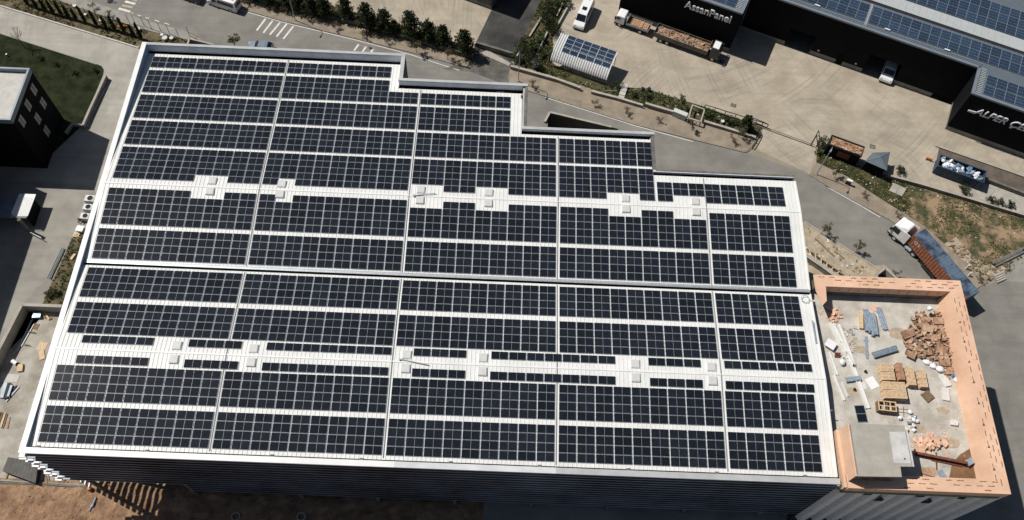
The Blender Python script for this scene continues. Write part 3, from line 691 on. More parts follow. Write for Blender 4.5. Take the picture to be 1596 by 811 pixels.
for a, b, lb in (((1266, 500), (1272, 535), 'grey profile lying on the white roof edge in front of the valley gutter'), ((1292, 640), (1297, 640), 'small white offcut lying on the right roof edge')):
    p, q = A(*a, 20.5), A(*b, 20.5); t = thing('metal_profile', lb, 'profile', p); MB().bar(p, q, .12, .06).build('web', M['galv'], t, True); d = Vector((.08, .02, .03)); MB().bar(p + d, q + d, .03, .1).build('flange', M['galv'], t, True)

def C0(u, v): return A(u, v, 18.6)
M['scuff'] = mat('scuffed_board', (.60, .36, .23), .8, n=.2, scale=3)
M['dust'] = mat('rusty_dust', (.40, .32, .235), .9, n=.15, scale=2, fine=.1)
# ------------------------------------------------------------------ annexe with orange insulation boards
OZ, SZ = 21.0, 18.6
OX0, OX1, OY0, OY1 = 90.15, 108.75, 11.55, 38.25
an = thing('annexe_building', 'unfinished annexe with peach orange board parapets around a littered concrete roof court', 'building')
mb = MB(); mb.box(OX0 + .05, OX1 - .1, OY0 + .4, OY1 - .1, SZ - .35, SZ); mb.build('roof_slab', M['slabfloor'], an)
mb = MB(); mb.box(OX1 - .5, OX1 - .12, OY0 + .5, OY1 - .2, 0, SZ - .36); mb.box(OX0 + .1, OX1 - .51, OY1 - .6, OY1 - .2, 0, SZ - .36)
mb.build('wall', M['concdark'], an)
mb = MB()   # folded cladding on the south face
x = OX0 + .2
while x < OX1 - .3:
    mb.prism([(x, OY0 + .75), (x + .28, OY0 + .3), (x + .72, OY0 + .3), (x + .95, OY0 + .75)], 3.0, 19.7); x += 1.02
mb = MB(); x = OX0 + .2
while x < OX1 - .6:
    mb.prism([(x, OY0 + .75), (x + .3, OY0 + .2), (x + 1.15, OY0 + .2), (x + 1.2, OY0 + .75)], 3.0, 19.7); x += 1.95
mb.build('folded_cladding', M['fin'], an)
mb = MB(); mb.box(OX0 + .1, OX1 - .5, OY0 + .8, OY0 + 1.1, 0, SZ - .4); mb.build('south_wall', M['soffit'], an)
mb = MB()
for x, z in ((93.5, 17.4), (95.8, 14.8), (99.6, 17.4), (101.5, 14.6), (104.4, 17.2)): mb.box(x, x + .95, OY0 + .2, OY0 + .29, z, z + 1.1)
mb.build('window', M['glass'], an)
PWD = 1.6
mb = MB()
mb.prism([(OX0, OY1), (OX1, OY1), (OX1, OY0), (OX0 + .35, OY0), (OX0 + .35, OY0 + PWD), (OX1 - PWD, OY0 + PWD), (OX1 - PWD, OY1 - PWD), (OX0 + 1.35, OY1 - PWD), (OX0 + 1.2, OY1 - 3.6), (OX0 + .55, OY1 - 4.3), (OX0 + .02, OY1 - 2.2)], OZ - .12, OZ)
# outer aprons and inner faces
mb.box(OX0 + .37, OX1 - .01, OY0 + .005, OY0 + .12, 19.75, OZ - .121)
mb.box(OX1 - .12, OX1 - .005, OY0 + .13, OY1 - .01, 19.75, OZ - .122)
mb.box(OX0 + 1.36, OX1 - PWD - .01, OY1 - PWD - .0, OY1 - PWD + .1, SZ + 1.0, OZ - .121)
mb.obox((OX1 - PWD - .28, (OY0 + OY1) / 2, (SZ + OZ) / 2 - .06), 2.52, OY1 - OY0 - 2 * PWD - .04, .08, Matrix.Rotation(math.atan2(2.35, .62), 3, 'Y') @ Matrix.Identity(3) if False else Matrix.Rotation(-math.atan2(2.35, .62), 3, 'Y'))
mb.build('orange_parapet', M['orange'], an)
mb = MB(); mb.box(OX0 + 1.4, OX1 - PWD - .65, OY1 - PWD + .02, OY1 - PWD + .3, SZ, SZ + .99); mb.box(OX0 + .37, OX1 - .15, OY0 + .13, OY0 + PWD - .1, SZ - .3, OZ - .13)
mb.box(OX1 - PWD + .05, OX1 - .14, OY0 + PWD, OY1 - .15, SZ - .3, OZ - .13); mb.box(OX0 + .3, OX1 - .14, OY1 - PWD + .31, OY1 - .14, SZ - .3, OZ - .13)
mb.build('upstand', M['concdark'], an)
# printed dashes and triangular offcut holes on the boards
mb = MB()
def dash(x, y, l, h, z=OZ + .004): mb.face([(x, y, z), (x + l, y, z), (x + l, y + h, z), (x, y + h, z)])
rr = random.Random(3)
for row, yy in ((0, OY1 - .35), (1, OY1 - .75), (2, OY1 - 1.2)):
    x = OX0 + .6 + row * .7
    while x < OX1 - .8:
        if rr.random() < .75:
            for k in range(5): dash(x + k * .15, yy + rr.uniform(-.02, .02), .14, rr.uniform(.07, .14))
        x += 1.35
for row, xx in ((0, OX1 - .3), (1, OX1 - .85), (2, OX1 - 1.35)):
    y = OY0 + .4 + row * .5
    while y < OY1 - 1.8:
        if rr.random() < .75:
            for k in range(5): dash(xx + rr.uniform(-.02, .02), y + k * .15, rr.uniform(.06, .12), .14)
        y += 1.3
for row, yy in ((0, OY0 + .25), (1, OY0 + .75), (2, OY0 + 1.25)):
    x = OX0 + 6.6 + row * .5
    while x < OX1 - 1.6:
        if rr.random() < .72:
            for k in range(5): dash(x + k * .15, yy + rr.uniform(-.02, .02), .14, rr.uniform(.07, .13))
        x += 1.3
for k in range(4): mb.face([(OX0 + .9 + k * 1.35, OY0 + .002, 20.0), (OX0 + .96 + k * 1.35, OY0 + .002, 20.0), (OX0 + .96 + k * 1.35, OY0 + .002, 20.8), (OX0 + .9 + k * 1.35, OY0 + .002, 20.8)])
for k in range(8):
    y = OY0 + 2.6 + k * 2.6; x = OX1 - PWD + .1
    mb.face([(x, y, OZ + .004), (x + .36, y, OZ + .004), (x + .3, y + .32, OZ + .004)])
mb.build('printed_marks', M['print'], an)
mb = MB()
for k in range(12):
    x = OX0 + 2 + k * 1.25; mb.box(x, x + .07, OY1 - PWD - .012, OY1 - PWD - .002, SZ + 1.1 + .2 * (k % 2), SZ + 1.8 + .2 * (k % 3))
mb.build('inner_face_marks', M['print'], an)
mb = MB(); mb.sheet([(p.x, p.y) for p in AP([(1497, 708), (1527, 690), (1540, 752), (1478, 750), (1484, 722)], SZ)], SZ + .006); mb.build('mud_stain', M['mud'], an)
mb = MB(); rq = random.Random(9)
for k in range(60):
    e = rq.random(); l_ = rq.uniform(.1, .5)
    x, y = (rq.uniform(OX0 + 2, OX1 - .6), OY1 - rq.uniform(.15, 1.4)) if e < .4 else (OX1 - rq.uniform(.15, 1.4), rq.uniform(OY0 + 1, OY1 - 1)) if e < .8 else (rq.uniform(OX0 + 6, OX1 - 1), OY0 + rq.uniform(.2, 1.4))
    a_ = rq.uniform(0, 6.3); d = Vector((math.cos(a_), math.sin(a_), 0)) * l_; n_ = Vector((-d.y, d.x, 0)) * rq.uniform(.15, .5); c_ = Vector((x, y, OZ + .003)); P_ = [c_ - d, c_ - n_ * .6, c_ + d * .7, c_ + n_ * .5]
    mb.face([tuple(q) for q in P_] if (P_[1] - P_[0]).cross(P_[2] - P_[0]).z > 0 else [tuple(q) for q in P_[::-1]])
mb.build('scuff_marks', M['scuff'], an)
mb = MB()
for u, v, r_ in ((1432, 668, 1.0), (1470, 640, .8), (1400, 520, 1.3), (1340, 545, .9), (1480, 690, 1.2), (1330, 610, .8), (1452, 735, .9)):
    p = C0(u, v); P_ = [(p.x + math.cos(t / 14 * 6.283) * r_ * (1 + .5 * noise.noise(Vector((t * .8, u, 0)))), p.y + math.sin(t / 14 * 6.283) * r_ * .6 * (1 + .5 * noise.noise(Vector((t * .8, v, 4))))) for t in range(14)]
    mb.sheet(P_, SZ + .004 + .0003 * (u % 7))
mb.build('dust_stain', M['dust'], an)
# stair tower
tw = thing('stair_tower', 'flat roofed plastered stair tower with an orange west side on the annexe corner', 'stair tower')
TP = [(90.72, 18.25), (96.98, 18.2), (96.95, 13.55), (95.65, 13.5), (95.6, 12.35), (90.75, 12.25)]
MB().prism(TP, 23.25, 23.42).build('roof', M['tower'], tw)
mb = MB(); mb.box(95.05, 97.28, 13.7, 17.3, 23.1, 23.2); mb.prism([(95.0, 13.72), (97.3, 13.6), (97.3, 17.6), (96.99, 17.6), (96.97, 13.8), (95.02, 13.75)], 23.0, 23.24); mb.face([(95.0, 13.9, 23.428), (96.9, 13.9, 23.428), (96.9, 17.5, 23.428), (95.1, 17.4, 23.428)]); mb.build('plaster_patch', M['towerl'], tw)
mb = MB(); mb.box(91.0, 96.6, 13.9, 17.9, SZ, 23.24); mb.box(90.95, 95.4, 12.5, 13.89, SZ, 23.24); mb.build('wall', M['concdark'], tw)
mb = MB(); mb.box(90.58, 90.71, 12.3, 18.25, 19.6, 23.3); mb.box(90.2, 90.57, 11.7, 18.3, 19.6, 20.7); mb.build('orange_side', M['orange'], tw)
mb = MB(); mb.box(96.2, 96.36, 14.3, 14.46, 23.43, 23.46); mb.build('roof_opening', M['gutter'], tw)
mb = MB()
for x in (91.8, 93.0, 94.2): mb.box(x, x + .9, 12.46, 12.49, 21.5, 21.9)
mb.build('window', M['rust'], tw)
mb = MB()
for k in range(28): mb.box(90.72, 90.8, 12.5 + k * .2, 12.6 + k * .2, 23.42, 23.47)
mb.build('edge_strip', M['concdark'], tw)

# ------------------------------------------------------------------ things lying in the roof court
def C(u, v, h=0.): return A(u, v, SZ + h)
pal = None
def pallet_mesh(dk='wood'):
    mb = MB()
    for k in range(6): mb.box(-.6 + k * .213, -.6 + k * .213 + .135, -.42, .42, .1, .13)
    for y in (-.42, -.04, .34): mb.box(-.6, .6, y, y + .08, .075, .099)
    for x in (-.6, -.05, .5):
        for y in (-.42, -.05, .32): mb.box(x, x + .1, y, y + .1, .02, .074)
    for y in (-.42, -.05, .32): mb.box(-.6, .6, y, y + .1, 0, .019)
    return mb
PAL = pallet_mesh().mesh('pallet', M['wood']); PALR = pallet_mesh().mesh('pallet', M['woodr'])
def pallets(x, y, a, n, lb, me=None, tilt=0., sx=1.2, sy=.84):
    for k in range(n):
        o = bpy.data.objects.new('wooden_pallet', me or PAL); COL.objects.link(o)
        o.location = (x + random.uniform(-.02, .02), y + random.uniform(-.02, .02), SZ + .01 + k * .135); o.scale = (sx / 1.22, sy / .88, 1); o.rotation_euler = (0, tilt, a + random.uniform(-.02, .02))
        tag(o, (f'top pallet of {lb}' if k == n - 1 else f'pallet below the top one in {lb}'), 'pallet', 'wooden pallets in the roof court')
def P2(u, v, h=1.1):
    p = A(u, v, SZ + h); return p.x, p.y
pn = 8; ph_ = pn * .135
def pblock(u0, v0, u1, v1, nx, ny, lbs, me=None, n=pn):
    p, q = A(u0, v0, SZ + n * .135), A(u1, v1, SZ + n * .135)
    for i in range(nx):
        for j in range(ny):
            pallets(p.x + (q.x - p.x) * (i + .5) / nx, p.y + (q.y - p.y) * (j + .5) / ny, 0, n, lbs[j * nx + i], me, sx=abs(q.x - p.x) / nx, sy=abs(q.y - p.y) / ny)
pblock(1371, 566, 1396, 593, 2, 2, ['the back left pale stack', 'the back pale stack beside the red brown one', 'the pale stack before the back left one', 'the pale stack left of the low red brown one'])
pblock(1397, 565, 1411, 592, 1, 2, ['the back red brown stack', 'the front red brown stack'], PALR, 7)
pblock(1412, 571, 1429, 601, 1, 2, ['the back stack right of the red brown stacks', 'the front stack right of the red brown stacks'], n=7)
pblock(1430, 576, 1447, 604, 1, 2, ['the rightmost stack, back', 'the rightmost stack, front'], n=6)
pblock(1375, 594, 1415, 622, 3, 2, ['the big front block, back left', 'the big front block, back middle', 'the big front block, back right', 'the big front block, front left', 'the big front block, front middle', 'the big front block, front right'])
# crate like pallet stack on its own
p = A(1383, 633, SZ + .9); t = thing('timber_crate', 'square slatted timber crate standing alone before the pallet stacks', 'crate', (p.x, p.y, SZ), R(-4))
mb = MB()
for z in (.02, .3, .58): mb.box(-1.05, 1.05, -.62, -.58, z, z + .2).box(-1.05, 1.05, .58, .62, z, z + .2)
for x in (-1.05, -.02, .98): mb.box(x, x + .07, -.579, .579, .02, .85)
mb.build('side', M['woodd'], t); mb = MB()
for y in (-.62, -.06, .5): mb.box(-1.07, 1.07, y, y + .12, .86, .92)
for x in (-1.07, -.42, .28, .95): mb.box(x, x + .12, -.62, .62, .921, .95)
mb.build('top_frame', M['wood'], t)
# crushed cardboard
def cardboard(x, y, z, w, d, lb, bend=.6, boxy=False):
    o = MB(); a, b = w / 2, d / 2
    if boxy:
        o.box(-a, a, -b, b, 0, .35); o.face([(-a, b, .35), (a, b, .35), (a, b + .3, .5), (-a, b + .3, .5)]); o.face([(-a, -b, .351), (-.01, -b, .351), (-.01, b, .39), (-a, b, .39)])
    else:
        f = random.uniform(-.3, .3) * w
        o.face([(-a, -b, 0), (f, -b, .05), (f, b, .05), (-a, b, 0)]); o.face([(f, -b, .05), (a, -b, bend * (a - f)), (a, b, bend * (a - f)), (f, b, .05)])
        o.face([(-a, -b, .006), (-a, b, .006), (-a - .25, b * .9, .13), (-a - .25, -b * .9, .13)])
    ob = o.build('cardboard_box', M[random.choice(('card', 'card', 'card2'))]); ob.location = (x, y, z)
    ob.rotation_euler = (random.gauss(0, .42), random.gauss(0, .42), random.uniform(0, 6.28)); tag(ob, lb, 'cardboard', 'flattened cardboard boxes in the court heap'); return ob
heap = [(p.x, p.y) for p in AP([(1428, 486), (1470, 484), (1478, 510), (1488, 545), (1492, 570), (1478, 590), (1462, 575), (1447, 560), (1418, 552), (1410, 515)], SZ + .3)]
hc = Vector((sum(p[0] for p in heap) / len(heap), sum(p[1] for p in heap) / len(heap), 0))
for x, y in scatter(heap, 260):
    d = math.hypot(x - hc.x, y - hc.y); h = max(0, .75 - d * .16)
    cardboard(x, y, SZ + .03 + random.uniform(.2, 1) * h, random.uniform(.25, .8), random.uniform(.2, .6), 'flattened brown cardboard box jumbled in the heap by the right parapet', random.uniform(-.1, .7))
for u, v, w_, d_, lb in ((1416, 520, 1.7, 1.0, 'large cardboard sheet at the left edge of the heap, with a white label'), (1420, 553, 1.1, .8, 'flat cardboard piece at the lower left of the heap'), (1468, 545, 1.3, 1.1, 'large upright looking carton in the middle of the heap'), (1472, 565, 1.2, .9, 'big folded carton low in the heap'), (1446, 512, 1.3, .9, 'broad flap of cardboard in the upper middle of the heap'), (1463, 500, 1.2, .9, 'broad cardboard sheet beside the right parapet at the heap top')):
    p = C(u, v, .55); o = cardboard(p.x, p.y, SZ + .55, w_, d_, lb, .25); o.rotation_euler = (.1, .1, random.uniform(-.5, .5))
p = C(1478, 578, .3); o = cardboard(p.x, p.y, SZ + .02, .95, .9, 'open brown carton standing beside the white sacks', boxy=True); o.rotation_euler = (0, 0, .1)
sackl = ['white sack leftmost in the row below the cardboard', 'white sack in the middle of the row below the cardboard', 'large white sack beside the open carton', 'small white bag by the right parapet below the open carton', 'white bag at the far top of the cardboard heap']
for (u, v, a, b, c), lb in zip(((1446, 565, .65, .35, .22), (1455, 571, .5, .33, .22), (1465, 576, .55, .42, .28), (1491, 592, .4, .35, .2), (1443, 487, .35, .3, .4)), sackl):
    p = C(u, v, .2); t = thing('sack', lb, 'sack', (p.x, p.y, SZ), R(random.uniform(-30, 0)), 'white sacks round the cardboard heap')
    z0 = .9 if v < 500 else 0
    MB().blob((0, 0, c * .9 + z0), a, b, c, amp=.35, seed=u).build('bag', M['sack'], t, smooth=True); MB().cyl((a * .8, 0, c + z0), (a * 1.15, .05, c * 1.2 + z0), .05, .12, 6).build('tied_neck', M['sack'], t)
for i, (u, v) in enumerate(((1489, 575), (1486, 586), (1494, 586))):
    p = C(u, v, .1); o = MB().blob((0, 0, .14), .42, .33, .2, amp=.6, seed=i + 3).build('plastic_wrap', M['bluebag']); o.location = (p.x, p.y, SZ); tag(o, 'crumpled blue plastic wrapping against the right parapet below the cardboard', 'plastic', 'blue plastic wrappings')
# bundles of galvanised profiles
def bundle(a, b, w_, h_, n, lb, m='galv'):
    p, q = A(*a, SZ + h_), A(*b, SZ + h_); p.z = q.z = SZ; L_ = (q - p).length
    t = thing('profile_bundle', lb, 'metal bundle', p, ang(p, q), 'bundles of grey metal profiles in the court')
    for i in range(n):
        y = -w_ / 2 + (i + .5) * w_ / n; mb = MB(); mb.box(0, L_ + random.uniform(-.15, .15), y - w_ / n * .46, y + w_ / n * .46, .08, h_ - .05 + random.uniform(-.02, .02)); mb.box(0, L_, y - .03, y + .03, h_ - .049, h_); mb.build('profile', M[m], t)
    mb = MB()
    for f in (.2, .8): mb.box(f * L_ - .04, f * L_ + .04, -w_ / 2 - .06, w_ / 2 + .06, 0, .079)
    mb.build('bearer', M['woodd'], t)
bundle((1350, 482), (1355, 516), .75, .55, 4, 'crooked bundle of grey profiles leftmost in the group, beside a strip of yellow boards'); bundle((1360, 488), (1365, 522), .85, .5, 3, 'straight bundle of grey profiles in the middle of the group')
bundle((1370, 479), (1381, 514), .65, .3, 3, 'long slim bundle of grey profiles rightmost in the group'); bundle((1362, 553), (1398, 542), .75, .45, 4, 'bundle of grey profiles lying crosswise below the others')
bundle((1350, 524), (1352, 560), .36, .1, 1, 'single thin grey channel lying below the crooked bundle')
p, q = C(1342, 484, .3), C(1343, 512, .3); t = thing('board_stack', 'narrow stack of yellow boards beside the leftmost profile bundle', 'boards', (p.x, p.y, SZ), ang(p, q)); L_ = (q - p).length
for k in range(3): MB().box(0, L_, -.22, .22, k * .12, k * .12 + .1).build('board', M['wood'], t)
# orange foam scraps
def foam(u, v, rx, ry, n, lb, hmax=.45):
    p = C(u, v, .2); t = thing('foam_pile', lb, 'foam pile', (p.x, p.y, SZ))
    for k in range(n):
        x, y = random.gauss(0, rx * .45), random.gauss(0, ry * .45); mb = MB(); z = max(.03, hmax * (1 - (x / rx) ** 2 - (y / ry) ** 2)) * random.uniform(.5, 1)
        mb.obox((x, y, z), random.uniform(.3, .8), random.uniform(.1, .45), .07, Matrix.Rotation(random.uniform(0, 6.3), 3, 'Z') @ Matrix.Rotation(random.uniform(-.5, .5), 3, 'X')); mb.build('offcut', M['orangefoam'], t)
foam(1299, 489, 1.0, 1.3, 26, 'pile of orange foam scraps in the back left corner of the court'); foam(1452, 691, 2.3, 1.1, 60, 'pile of orange foam scraps beside the stair tower', .6)
p = C(1363, 481); o = MB().obox((0, 0, .04), 1.0, .8, .07, rot(.4)).build('foam_board', M['orangefoam']); o.location = (p.x, p.y, SZ); tag(o, 'single orange foam board on the slab behind the profile bundles', 'foam board')
p = C(1433, 701, .3); o = MB().obox((0, 0, .3), 1.3, .7, .1, Matrix.Rotation(.3, 3, 'X')).build('foam_board', M['orangefoam']); o.location = (p.x, p.y, SZ); tag(o, 'tilted orange foam board in front of the larger foam pile', 'foam board')
# rusty beam, planks and sheets
def beam(a, b, h, w_, lb, m, name='steel_beam', cat='beam', z=0., h2=None):
    p, q = A(*a, SZ + z + h), A(*b, SZ + z + h); p.z = q.z = SZ + z; L_ = (q - p).length; t = thing(name, lb, cat, p, ang(p, q))
    MB().box(0, L_, -.04, .04, .06, h).build('web', M[m], t); mb = MB(); mb.box(0, L_, -w_ / 2, w_ / 2, h + .001, h + .05).box(0, L_, -w_ / 2, w_ / 2, 0, .059); mb.build('flange', M[m], t); return t
t = beam((1428, 706), (1508, 722), .5, .3, 'long rusty brown steel beam lying across the mud by the stair tower', 'rust', z=.15)
p = C(1511, 720, .5); t = thing('steel_plate', 'grey square end plate at the tip of the rusty beam', 'plate', (p.x, p.y, SZ), .5); MB().box(-.45, .45, -.35, .35, .5, .56).build('plate', M['galv'], t); mb = MB(); mb.box(-.25, .25, -.2, .2, 0, .499); mb.build('block', M['rust'], t)
beam((1452, 717), (1500, 727), .12, .15, 'thin rusty bar lying in front of the big beam', 'rust'); beam((1459, 705), (1460, 732), .1, .08, 'short rusty rod lying across the slab under the big beam', 'rust'); beam((1436, 738), (1462, 746), .08, .08, 'thin dark rod leaning low on the slab before the south parapet', 'rust')
def board(a, b, w_, h_, lb, m, name='board', cat='board', z=0.):
    p, q = A(*a, SZ + h_ + z), A(*b, SZ + h_ + z); p.z = q.z = SZ; o = MB().box(0, (q - p).length, -w_ / 2, w_ / 2, z, z + h_).build(name, M[m]); o.location = p; o.rotation_euler = (0, 0, ang(p, q)); return tag(o, lb, cat)
board((1464, 733), (1473, 748), .75, .08, 'grey green board lying on the slab before the south parapet', 'galv'); board((1437, 736), (1457, 740), 1.2, .05, 'brown plywood sheet on the slab near the south parapet', 'card')
board((1468, 583), (1478, 602), .95, .22, 'upper white block of the two by the right parapet', 'ivory', 'foam_block', 'block'); board((1474, 604), (1475, 624), .85, .22, 'lower white block of the two by the right parapet', 'ivory', 'foam_block', 'block')
board((1354, 589), (1365, 605), 1.15, .06, 'white ribbed sheet lying left of the pallets', 'white', 'metal_sheet', 'sheet'); board((1343, 596), (1347, 607), .8, .05, 'small white sheet under the long white gutter', 'ivory', 'metal_sheet', 'sheet')
def gutterp(a, b, w_, lb, z=0.):
    p, q = A(*a, SZ + .2 + z), A(*b, SZ + .2 + z); p.z = q.z = SZ + z; L_ = (q - p).length; t = thing('white_gutter', lb, 'gutter', p, ang(p, q), 'long white gutter lengths in the court')
    MB().box(0, L_, -w_ / 2, w_ / 2, .0, .05).build('base', M['ivory'], t); mb = MB(); mb.box(0, L_, -w_ / 2 - .03, -w_ / 2 - .001, 0, .22).box(0, L_, w_ / 2 + .001, w_ / 2 + .03, 0, .22); mb.build('side', M['white'], t)
gutterp((1295, 502), (1328, 568), .62, 'wide white gutter length running from the back left corner'); gutterp((1326, 562), (1353, 636), .48, 'white gutter length overlapping the wide one at its lower end', .08); gutterp((1300, 585), (1316, 624), .22, 'narrow white gutter length against the hall side')
gutterp((1313, 595), (1322, 618), .1, 'thinnest white strip beside the narrow gutter length'); gutterp((1307, 505), (1332, 569), .3, 'white gutter length close behind the wide one', .05); gutterp((1292, 548), (1305, 584), .25, 'short white length half hidden by the hall roof edge')
board((1318, 592), (1342, 589), .55, .05, 'pale blue grey sheet laid across the long white gutter', 'galv', 'metal_sheet', 'sheet', .3)
board((1288, 532), (1302, 541), 1.1, .12, 'tilted white square panel near the hall side', 'white', 'metal_sheet', 'sheet', .4)
p = C(1306, 553, .4); t = thing('reddish_bag', 'rust red sheet leaning near the hall side', 'sheet', (p.x, p.y, SZ)); MB().obox((0, 0, .3), .7, .6, .05, Matrix.Rotation(.7, 3, 'X')).build('sheet', M['rust'], t); MB().box(-.05, .05, .3, .36, 0, .3).build('prop', M['woodd'], t)
p = C(1313, 565, .3); t = thing('sack', 'white sack on the slab beside the wide gutter, below the rust red sheet', 'sack', (p.x, p.y, SZ)); MB().blob((0, 0, .3), .36, .45, .32, amp=.3, seed=4).build('bag', M['sack'], t, smooth=True); MB().cyl((0, .35, .4), (0, .55, .5), .05, .1, 6).build('tied_neck', M['sack'], t)
p = C(1332, 630); q = C(1346, 632); t = thing('spare_solar_panel', 'dark spare solar panel lying on the slab behind the stair tower', 'solar panel', (p.x + .55, p.y - 1.2, SZ), R(4)); mb = MB(); mb.box(-.62, .62, -1.05, 1.05, .02, .08); mb.build('frame', M['galv'], t)
for y0, y1 in ((-1.0, -.03), (.03, 1.0)): MB().box(-.57, .57, y0, y1, .081, .09).build('cells', M['cell'], t)
p = C(1446, 617, .2); t = thing('timber_scraps', 'square stack of weathered brown timber in the middle of the court', 'timber', (p.x, p.y, SZ), R(35))
for k in range(7): MB().box(-.6, .6, -.6 + k * .17, -.6 + k * .17 + .14, .1 + .02 * (k % 3), .2 + .02 * (k % 2)).build('plank', M['woodd'], t)
mb = MB(); mb.box(-.5, -.4, -.65, .65, 0, .099).box(.4, .5, -.65, .65, 0, .099); mb.build('bearer', M['woodd'], t)
p = C(1487, 659, .15); t = thing('foam_block', 'lone white rounded block near the right parapet', 'block', (p.x, p.y, SZ)); MB().prism([(-.5, -.3), (.35, -.4), (.5, .1), (.2, .35), (-.45, .3)], 0, .3).build('block', M['ivory'], t, bevel=.04); MB().box(-.2, .2, -.1, .1, .301, .33).build('top_lump', M['ivory'], t)
p = C(1422, 658, .2); t = thing('scrap_heap', 'heap of crumpled white and grey wrapping behind the stair tower', 'rubbish', (p.x, p.y, SZ))
for k in range(14):
    x, y = random.gauss(0, .55), random.gauss(0, .7); MB().blob((x, y, .12 + random.random() * .3), random.uniform(.15, .4), random.uniform(.12, .3), random.uniform(.08, .2), amp=.9, seed=k).build('wrapping', M[('sack', 'galv', 'ivory')[k % 3]], t)
for i, (u, v) in enumerate(((1448, 602), (1442, 603), (1446, 608))): pass
for k, (a, b) in enumerate((((1398, 637), (1420, 639)), ((1400, 642), (1422, 645)), ((1408, 634), (1409, 650)))): board(a, b, .06, .06, f'{("upper", "lower", "crossing")[k]} thin stick in the small grid beside the timber crate', 'woodd', 'stick', 'stick')
for k, (u, v, lb) in enumerate(((1330, 571, 'small black bucket beside the wide white gutter'), (1348, 580, 'small black bucket left of the pallets'), (1331, 608, 'small black bucket beside the thinnest white strip'))):
    p = C(u, v); t = thing('bucket', lb, 'bucket', (p.x, p.y, SZ), 0, 'small black buckets'); MB().cyl((0, 0, 0), (0, 0, .28), .12, .16).build('tub', M['rubber'], t); MB().ring((0, 0), .17, .14, .281, .3, 12).build('rim', M['chassis'], t)
mb = MB()
for k in range(60):
    p = C(random.uniform(1310, 1335), random.uniform(508, 560)); mb.obox((p.x, p.y, SZ + .06), random.uniform(.1, .6), random.uniform(.05, .2), .05, Matrix.Rotation(random.uniform(0, 6.3), 3, 'Z') @ Matrix.Rotation(random.uniform(-.4, .4), 3, 'X')); mb.mi = k % 3
for k in range(50):
    p = C(random.uniform(1410, 1530), random.uniform(600, 740)); 
    if p.x < 106.8: mb.obox((p.x, p.y, SZ + .03), random.uniform(.05, .25), random.uniform(.05, .1), .04, rot(random.uniform(0, 6.3))); mb.mi = k % 3
tag(mb.build('court_litter', [M['ivory'], M['wood'], M['galv']]), kind='stuff')

# ------------------------------------------------------------------ black factory with two projecting ends
BA = R(-23.0); BU = Vector((math.cos(BA), math.sin(BA), 0)); BV = Vector((-BU.y, BU.x, 0)); BH = 9.5
BO = Vector((70.16, 101.41, 0))
bf = thing('black_factory', 'black clad factory with blue solar panels on its roof and two silver lettered ends', 'factory', BO, BA)
# footprint in its own axes: x along the front, y to the back; left wing, recessed middle, right wing
c0 = 20.97; yb = .0
bk = (A(1196, 61.7) - BO); bx = bk.dot(BU); by = bk.dot(BV)
e1 = (A(1484, 163) - BO); ex = e1.dot(BU); ey = e1.dot(BV)
f1 = (A(1472.6, 201.7) - BO); fx = f1.dot(BU); fy = f1.dot(BV)
by = (by + ey) / 2; fx = fx - .1
FP = [(0, 0), (c0, 0), (c0, by), (fx, by), (fx, fy), (fx + 45, fy), (fx + 45, by + 45), (0, by + 45)]
DOCK = ((bx + 3.0, 4.6, 4.2), (bx + 17.0, 5.6, 4.6))
def niche(P): return P[:3] + [q for ox, wd, hh in DOCK for q in ((ox, by), (ox, by + 7), (ox + wd, by + 7), (ox + wd, by))] + P[3:]
mb = MB(); mb.prism(niche(FP), .95, BH - .3)
for ox, wd, hh in DOCK: mb.box(ox + .003, ox + wd - .003, by + .003, by + 6.9, hh, BH - .31)
mb.build('wall', M['black'], bf)
mb = MB(); mb.prism([(x + (.06 if x in (0, fx) else -.06 if x == c0 else 0), y + .06) for x, y in niche(FP)], 0, .949)
mb.build('plinth', M['plinth'], bf)
# dock openings cut dark into the recessed front, and gaps in the plinth
for x0, x1, zz in ((bx + 12.3, bx + 13.4, 2.2), (fx - 3.6, fx - .07, 1.0)): MB().box(x0, x1, by - .05, by - .005, 0, zz).build('doorway', M['blackrib'], bf)
for ox, wd, hh in DOCK: MB().box(ox + .08, ox + wd - .08, by + 6.85, by + 6.95, 0, hh).build('dock_door', M['blackrib'], bf); MB().box(ox + .07, ox + wd - .07, by + .02, by + 6.84, .022, .03).build('dock_floor', M['concdark'], bf)
for wx in (bx + 8.7, bx + 15.4): MB().box(wx, wx + .35, by - .1, by - .01, 1.4, 1.7).build('wall_lamp', M['hatch'], bf)
# roof sheet climbing to the back in two folds, trims along the eaves
def rz(y): return BH - .1 + .055 * (y - by)
mb = MB()
for x0, x1, y0, y1 in ((.3, c0 - .3, .3, by + .4), (fx + .3, fx + 45, fy + .3, by + .4)): mb.prism([(x0, y0), (x1, y0), (x1, y1), (x0, y1)], BH - .25, BH - .12)
mb.box(.3, fx + 45, by + .41, by + 45, BH - .26, BH - .13)
mb.build('roof', M['roofdark'], bf)
mb = MB(); n = len(FP)
for k in range(5):
    a, b = Vector((*FP[k], 0)), Vector((*FP[k + 1], 0)); d = (b - a).normalized(); nr = Vector((-d.y, d.x, 0))
    if k == 5: continue
    mb.prism([tuple((a - nr * .06)[:2]), tuple((b - nr * .06)[:2]), tuple((b + nr * .45)[:2]), tuple((a + nr * .45)[:2])], BH - .3, BH + .02 + .003 * k)
for k, dy in enumerate((.62, .95)): mb.box(c0 + .5, fx + .4, by + dy, by + dy + .14, BH - .13, BH - .02)
mb.build('eaves_trim', M['trimgrey'], bf)
mb = MB(); x = .8
for x0, x1, y0, y1 in ((c0 - 1.5, c0 - .55, .6, by + .2), (fx + .55, fx + 1.4, fy + .6, by + .4)):
    y = y0
    while y < y1: mb.box(x0, x1, y, y + .12, BH - .12, BH - .02); y += .38
